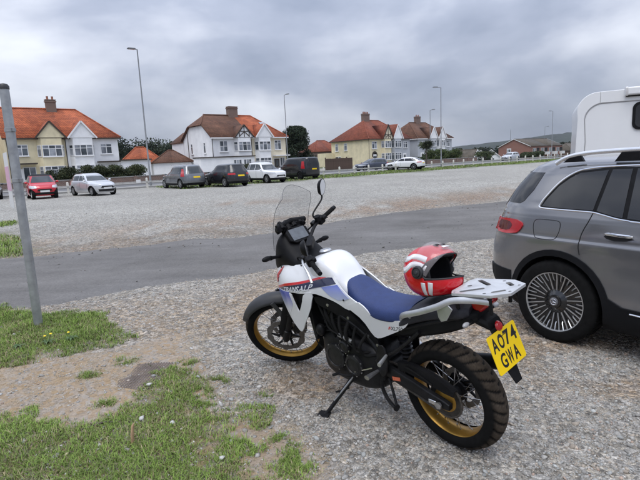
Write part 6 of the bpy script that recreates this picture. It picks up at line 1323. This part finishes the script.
# the long wooded ridge on the right
HILLM = mat('wooded_hill', (.020, .028, .021), .95, var=.35, vs=.02, bump=0)
hx = np.linspace(-900, 2600, 260); hy = np.linspace(1050, 2600, 60); HX, HY = np.meshgrid(hx, hy); q = HX.ravel(); w_ = HY.ravel()
crest = np.interp(q / w_, [-1.2, -.3, 0, .12, .25, .33, .42, .52, .60, .8, 1.2], [12, 16, 20, 24, 32, 38, 50, 62, 64, 58, 40]) * 1.0
HZ = -16 + crest * sst(1050, 1480, w_) * (.92 + .16 * fbm(q * .004, w_ * .004, 91)) + (fbm(q * .045, w_ * .045, 93, 5) - .5) * 8 * sst(1050, 1250, w_); k_ = len(hx); hi_ = (np.arange(len(hy) - 1)[:, None] * k_ + np.arange(k_ - 1)).ravel()
hills = np_mesh('hills', np.stack([q, w_, HZ], 1), np.stack([hi_, hi_ + 1, hi_ + k_ + 1, hi_ + k_], 1), HILLM, smooth=True); tag(hills, kind='structure')
mast = tag(MB().tube([(0, 0, 0), (0, 0, 34)], [.8, .4], 6).build('mast', LAMP), 'thin radio mast on the far wooded ridge', 'mast'); mast.location = (560, 1420, 26)

# ------------------------------------------------------------------ roadside things
GALV = mat('galvanised_steel', (.36, .375, .39), .42, metal=.55, var=.22, vs=9, bump=.06, bs=60)
sp0 = thing('sign_post', 'grey galvanised sign post standing in the grass at the left', 'sign', (-3.17, 5.19, float(ground_z(-3.17, 5.19))), 0)
MB().tube([(0, 0, -.05), (.0, 0, 2.5), (.0, 0, 2.56)], [.0455, .0455, .044], 24).build('pole', GALV, sp0)
MB().lathe([(0, .03), (.035, .022), (.05, .0), (.05, -.03)], (0, 0, 2.56), (0, 0, 1), 20).build('cap', GREYP, sp0)
for zz in (2.12, 1.60): 
    c = MB().lathe([(.047, -.02), (.052, -.018), (.052, .018), (.047, .02)], (0, 0, zz), (0, 0, 1), 24).build('clamp', GALV, sp0); MB().box((.055, -.03, zz), (.03, .035, .03), rz=-.5).build('clamp_bolt', STEEL, c)
SG = R(126.5); pk = mat('pink_sign_print', (.72, .42, .56), .5, var=.08, vs=6); wh = mat('white_sign_face', (.76, .76, .77), .45, var=.04)
sgn = MB().box((-.0, 0, 0), (.45, .004, .60)).xf(lambda p_: Matrix.Rotation(SG, 3, 'Z') @ (p_ + Vector((.30, .056, 0))) + Vector((0, 0, 1.60))).build('sign_plate', wh, sp0)
MB().box((0, 0, 0), (.43, .002, .26)).xf(lambda p_: Matrix.Rotation(SG, 3, 'Z') @ (p_ + Vector((.30, .0595, .0))) + Vector((0, 0, 1.62))).build('sign_print', pk, sgn)
MB().box((0, 0, 0), (.43, .002, .26)).xf(lambda p_: Matrix.Rotation(SG, 3, 'Z') @ (p_ + Vector((.30, .0525, .0))) + Vector((0, 0, 1.62))).build('sign_print', pk, sgn)
# half-buried plastic ground grid
q = [Vector((-1.79, 3.62, 0)), Vector((-1.36, 3.46, 0)), Vector((-1.31, 3.985, 0)), Vector((-1.75, 4.0, 0))]; N_ = 57; vs = []; fs = []
for i in range(N_ + 1):
    for j in range(N_ + 1):
        u_, v_ = i / N_, j / N_; p_ = (q[0] * (1 - u_) + q[1] * u_) * (1 - v_) + (q[3] * (1 - u_) + q[2] * u_) * v_; vs.append((p_.x, p_.y, float(ground_z(p_.x, p_.y)) + .006 - .03 * max(0, .5 - u_) + .008 * (float(fbm(np.array([p_.x * 9]), np.array([p_.y * 9]), 71)[0]) - .5)))
for i in range(N_):
    for j in range(N_):
        if not (i % 3 and j % 3): fs.append((i * (N_ + 1) + j, (i + 1) * (N_ + 1) + j, (i + 1) * (N_ + 1) + j + 1, i * (N_ + 1) + j + 1))
gg = MB().add(vs, fs).build('ground_grid', mat('brown_plastic_grid', (.125, .10, .086), .8, var=.25, vs=12), solid=.012); tag(gg, 'half-buried dark brown plastic ground mesh at the edge of the grass', 'mesh mat')
stk = MB().tube([(0, 0, -.05), (.004, 0, .06), (.012, .004, .115), (.016, .006, .128)], [.014, .0145, .013, .005], 7, sq=(1, .7)); stk = stk.build('wooden_peg', mat('pale_broken_wood', (.42, .27, .16), .85, var=.3, vs=40)); stk.location = (-1.21, 2.75, float(ground_z(-1.21, 2.75))); tag(stk, 'short broken wooden peg sticking out of the grass', 'peg')
twg = MB().tube(spline([(-1.62, 2.92, .02), (-1.5, 2.99, .03), (-1.42, 3.0, .02)], 5), .006, 6).build('twig', BARK); tag(twg, 'dry twig lying in the grass left of the wooden peg', 'twig')

# ------------------------------------------------------------------ loose stones
def rocks(P, S, name, mcol, mm, parent=None, flat=.62):
    ico = [(0, 0, 1)] + [(.894 * math.cos(2 * PI * k / 5), .894 * math.sin(2 * PI * k / 5), .447) for k in range(5)] + [(.894 * math.cos(2 * PI * k / 5 + PI / 5), .894 * math.sin(2 * PI * k / 5 + PI / 5), -.447) for k in range(5)] + [(0, 0, -1)]
    fi = [(0, 1 + k, 1 + (k + 1) % 5) for k in range(5)] + [(1 + k, 6 + k, 1 + (k + 1) % 5) for k in range(5)] + [(1 + (k + 1) % 5, 6 + k, 6 + (k + 1) % 5) for k in range(5)] + [(11, 6 + (k + 1) % 5, 6 + k) for k in range(5)]
    n = len(P); B = np.array(ico)[None] * (1 + .62 * (rng.random((n, 12, 1)) - .5)) * np.stack([1 + .5 * (rng.random(n) - .3), .85 + .3 * rng.random(n), flat * (.7 + .6 * rng.random(n))], 1)[:, None, :]
    a = rng.random(n) * 2 * PI; c, s = np.cos(a)[:, None], np.sin(a)[:, None]; t = rng.normal(size=n)[:, None] * .3
    x = B[:, :, 0] * c - B[:, :, 1] * s; y = B[:, :, 0] * s + B[:, :, 1] * c; z = B[:, :, 2] + x * t; V = np.stack([x, y, z], 2) * S[:, None, None] + P[:, None, :]
    F = (np.array(fi)[None] + (np.arange(n) * 12)[:, None, None]).reshape(-1, 3); return np_mesh(name, V.reshape(-1, 3), F, mm, parent, col=np.repeat(mcol, 12, 0))
STONE = mat('loose_stone', (.3, .29, .27), .88, var=.18, vs=60, attr='tint', spec=.3)
def stone_cols(n):
    b = np.array([.325, .313, .292])[None] * np.clip(rng.normal(1, .17, (n, 1)), .45, 1.6); k = rng.random(n); b[k < .22] *= np.array([1.08, .97, .86]); b[k > .86] *= np.array([.95, 1.0, 1.03]); b[(k > .5) & (k < .54)] *= 1.4; b[(k > .62) & (k < .66)] *= np.array([1.1, .86, .74]); return np.clip(b, .05, .68)
def scatter(n, x0, x1, y0, y1, keep):
    x = x0 + (x1 - x0) * rng.random(n); y = y0 + (y1 - y0) * rng.random(n); k = keep(x, y); return x[k], y[k]
def in_view(x, y): return (np.abs(x) < y * .74 + .9)
def road_d(x, y): return np.maximum(resample(NEAR, x) - y, y - resample(FAR, x))      # > 0 off the tarmac
def gravel_p(x, y):
    w = (fbm(x * 2.3, y * 2.3, 3) - .5) * .5 + (fbm(x * 9, y * 9, 9) - .5) * .18; e_ = sst(-.12, .3, np.maximum(inside(EARTH, x, y) + w * .7, np.maximum(inside(GRASS_A, x, y), inside(GRASS_B, x, y)) + w)); return 1 - .84 * e_
xs, ys = [], []
for n, y0, y1, x0, x1 in ((64000, 1.7, 4.2, -2.6, 3.2), (46000, 4.2, 7.6, -5.2, 5.5), (26000, 7.6, 11.5, -3, 8), (16000, 10, 19, -12, 13)):
    a, b = scatter(n, x0, x1, y0, y1, lambda x, y: in_view(x, y) & (rng.random(n) < gravel_p(x, y) * (1 - .6 * brown_patch(x, y))) & (road_d(x, y) > -.03 - .25 * rng.random(n) ** 4)); xs.append(a); ys.append(b)
xs = np.concatenate(xs); ys = np.concatenate(ys); n = len(xs); S = np.clip(np.exp(rng.normal(-5.45, .5, n)), .0022, .018) * np.interp(ys, [2, 8, 18], [1, 1.25, 1.9])
tag(rocks(np.stack([xs, ys, ground_z(xs, ys) + S * .15], 1), S, 'gravel', stone_cols(n) * (1 - brown_patch(xs, ys)[:, None] * np.array([.06, .14, .24])), STONE), kind='stuff')
a, b = scatter(3600, -8, 9, 5.5, 17, lambda x, y: in_view(x, y) & (road_d(x, y) < -.1) & (rng.random(3600) < .12 + .5 * (vnoise(x * .8, y * .8, 5) > .62)))
S2 = np.clip(np.exp(rng.normal(-4.6, .45, len(a))), .004, .03); tag(rocks(np.stack([a, b, ground_z(a, b) * .5 + .026 + S2 * .2], 1), S2, 'road_grit', stone_cols(len(a)) * .45, STONE), kind='stuff')
# the larger stones one can pick out, each a piece of the ground
a, b = scatter(900, -2.2, 2.4, 2.2, 6.5, lambda x, y: in_view(x, y) & (gravel_p(x, y) > .5) & (np.hypot(x - .3, y - 3.2) > .05)); a, b = a[:110], b[:110]; SS = .012 + .011 * rng.random(110); CS = stone_cols(110) * 1.15
for i in range(110): o = rocks(np.array([[0, 0, 0.]]), np.array([SS[i]]), 'stone', CS[i:i + 1], STONE, ground); o.location = (a[i], b[i], float(ground_z(a[i], b[i])) + SS[i] * .25)
for i, (x, y) in enumerate(((-1.02, 2.95), (-.62, 2.55), (-1.38, 3.55), (-.75, 3.2), (-1.25, 3.02))): o = rocks(np.array([[0, 0, 0.]]), np.array([.02]), 'stone', np.array([[.5, .49, .47]]), STONE, ground); o.location = (x, y, float(ground_z(x, y)) + .012)

# ------------------------------------------------------------------ grass
GRASSM = mat('grass_blades', (.08, .12, .03), .7, var=.15, vs=3, attr='tint', spec=.3)
def blades(x, y, h, w, col, lean=1.5):
    n = len(x); z = ground_z(x, y) - .004; a = rng.random(n) * 2 * PI; d = np.stack([np.cos(a), np.sin(a), np.zeros(n)], 1); s = np.stack([-np.sin(a), np.cos(a), np.zeros(n)], 1) * (w * (.6 + .8 * rng.random(n)))[:, None]
    l_ = (h * lean * rng.random(n) ** .8)[:, None]; o = np.stack([x, y, z], 1); up = np.array([0, 0, 1.]); m = o + d * l_ * .35 + up * (h * .62)[:, None]; t = o + d * l_ + up * (h * (1 - .25 * rng.random(n)))[:, None]
    V = np.stack([o - s, o + s, m + s * .75, m - s * .75, t, t], 1)[:, :5].reshape(-1, 3); k = np.arange(n)[:, None] * 5; F = np.concatenate([k + np.array([[0, 1, 2]]), k + np.array([[0, 2, 3]]), k + np.array([[3, 2, 4]])])
    return V, F, np.repeat(col, 5, 0)
def gcols(n, x, y):
    k = rng.random((n, 1)); b = np.array([.17, .25, .05]) * (.5 + .9 * k); dry = (rng.random(n) < .06 + .2 * (fbm(x * 3, y * 3, 15) > .55))[:, None]; b = np.where(dry, np.array([.33, .28, .16]) * (.6 + .6 * k), b); return b * (.8 + .5 * fbm(x * 1.7, y * 1.7, 17))[:, None]
def lawn(n, x0, x1, y0, y1, polys, hmin, hmax, wd, lim=-.02, gate=.38):
    def keep(x, y):
        w = (fbm(x * 2.3, y * 2.3, 3) - .5) * .5 + (fbm(x * 9, y * 9, 9) - .5) * .18; g = np.maximum.reduce([inside(p, x, y) for p in polys]) + w
        return (g > lim) & (np.abs(x) < y * .78 + 2.2) & (fbm(x * 5.5, y * 5.5, 19) + .35 * rng.random(len(x)) - .17 + .25 * sst(.05, .5, g) > gate)
    x, y = scatter(n, x0, x1, y0, y1, keep); h = (hmin + (hmax - hmin) * rng.random(len(x)) ** 1.6) * (.6 + .8 * fbm(x * 4, y * 4, 23)); return blades(x, y, h, wd, gcols(len(x), x, y))
parts = [lawn(370000, -5.4, .3, 1.4, 4.1, [GRASS_B], .010, .042, .0021, lim=-.10, gate=.41), lawn(250000, -7.5, -1.5, 3.7, 6.2, [GRASS_A], .012, .055, .0023, lim=-.10, gate=.40), lawn(26000, -13, -5.6, 9.0, 13.8, [GRASS_C], .04, .12, .006), lawn(9000, -15, -9.8, 15, 17.4, [GRASS_D], .04, .12, .008)]
for x0, y0, r0 in TUFTS:
    n = int(30000 * r0 * r0 * 4); x = x0 + rng.normal(size=n) * r0 * .55; y = y0 + rng.normal(size=n) * r0 * .42; k = fbm(x * 14, y * 14, 29) > .46; x, y = x[k], y[k]; parts.append(blades(x, y, .008 + .032 * rng.random(len(x)) ** 1.8, .0018, gcols(len(x), x, y)))
# dry stalks and trodden straw on the bare earth
x, y = scatter(60000, -4.5, .2, 1.8, 5.4, lambda x, y: (inside(EARTH, x, y) > -.1) & (np.abs(x) < y * .78 + 2) & (fbm(x * 3.3, y * 3.3, 33) > .46)); n = len(x); v, f, c = blades(x, y, .004 + .008 * rng.random(n), .0016, np.array([.33, .27, .17]) * (.45 + .8 * rng.random((n, 1))), lean=5.0); parts.append((v, f, c))
n = 34000; uu = -16 + 100 * rng.random(n); vv = -5.7 + 6.9 * rng.random(n); x = uu * SDX - vv * SDY; y = 48.8 + uu * SDY + vv * SDX; k = fbm(x * .7, y * .7, 27) > .36; parts.append(blades(x[k], y[k], .05 + .12 * rng.random(k.sum()), .02, gcols(k.sum(), x[k], y[k]) * .85))
off = 0; VV = []; FF = []; CC = []
for v, f, c in parts: VV.append(v); FF.append(f + off); CC.append(c); off += len(v)
tag(np_mesh('grass', np.concatenate(VV), np.concatenate(FF), GRASSM, col=np.concatenate(CC)), kind='stuff')
# broad-leaved weeds with a few yellow flowers near the post
WEED = mat('weed_leaf', (.06, .11, .03), .6, var=.3, vs=30); PETAL = mat('yellow_petal', (.75, .55, .02), .6, var=.1)
for i, (x, y, fl, lab) in enumerate(((-2.70, 4.52, 2, 'dandelion with two yellow flowers in front of the sign post'), (-2.52, 4.62, 1, 'dandelion with one yellow flower right of the two-flowered one'), (-2.95, 4.45, 0, 'flowerless broad-leaved weed left of the dandelions'))):
    t = thing('weed', lab, 'weed', (x, y, float(ground_z(x, y))), 0, 'weeds in the grass')
    for k in range(9):
        a = 2 * PI * k / 9 + rng.random() * .5; ln = .04 + .05 * rng.random(); d = Vector((math.cos(a), math.sin(a), 0)); s = Vector((-d.y, d.x, 0)); vs = []
        for j in range(6): f = j / 5; c = d * ln * f + Vector((0, 0, .012 + .03 * math.sin(PI * f) + .01 * f)); w = .009 * math.sin(PI * min(1, .12 + f * .86)) * (1 + .3 * (j % 2)); vs += [c - s * w, c + s * w]
        MB().add(vs, [(2 * j, 2 * j + 1, 2 * j + 3, 2 * j + 2) for j in range(5)]).build('leaf', WEED, t)
    for k in range(fl):
        c = Vector((.03 * (k * 2 - 1), .02, .085 + .02 * k)); s_ = MB().tube([(0, 0, 0), tuple(c)], .0022, 5).build('flower_stem', WEED, t); MB().lathe([(0, .009), (.008, .007), (.013, .003), (.008, -.003), (0, -.006)], c, (.1, -.2, 1), 14).build('flower', PETAL, s_)

# ------------------------------------------------------------------ a little haze in the air
hz = MB().box((0, 1700, 32), (7600, 7600, 116)).build('haze', mat('haze_unused', (1, 1, 1)))
hm = bpy.data.materials.new('haze_air'); hm.use_nodes = True; hm.node_tree.nodes.clear()
vp = nn(hm.node_tree, 'ShaderNodeVolumePrincipled', Density=.00008); vp.inputs['Color'].default_value = (.80, .86, .95, 1); ho = nn(hm.node_tree, 'ShaderNodeOutputMaterial'); hm.node_tree.links.new(vp.outputs[0], ho.inputs['Volume'])
hz.data.materials.clear(); hz.data.materials.append(hm); tag(hz, kind='stuff')
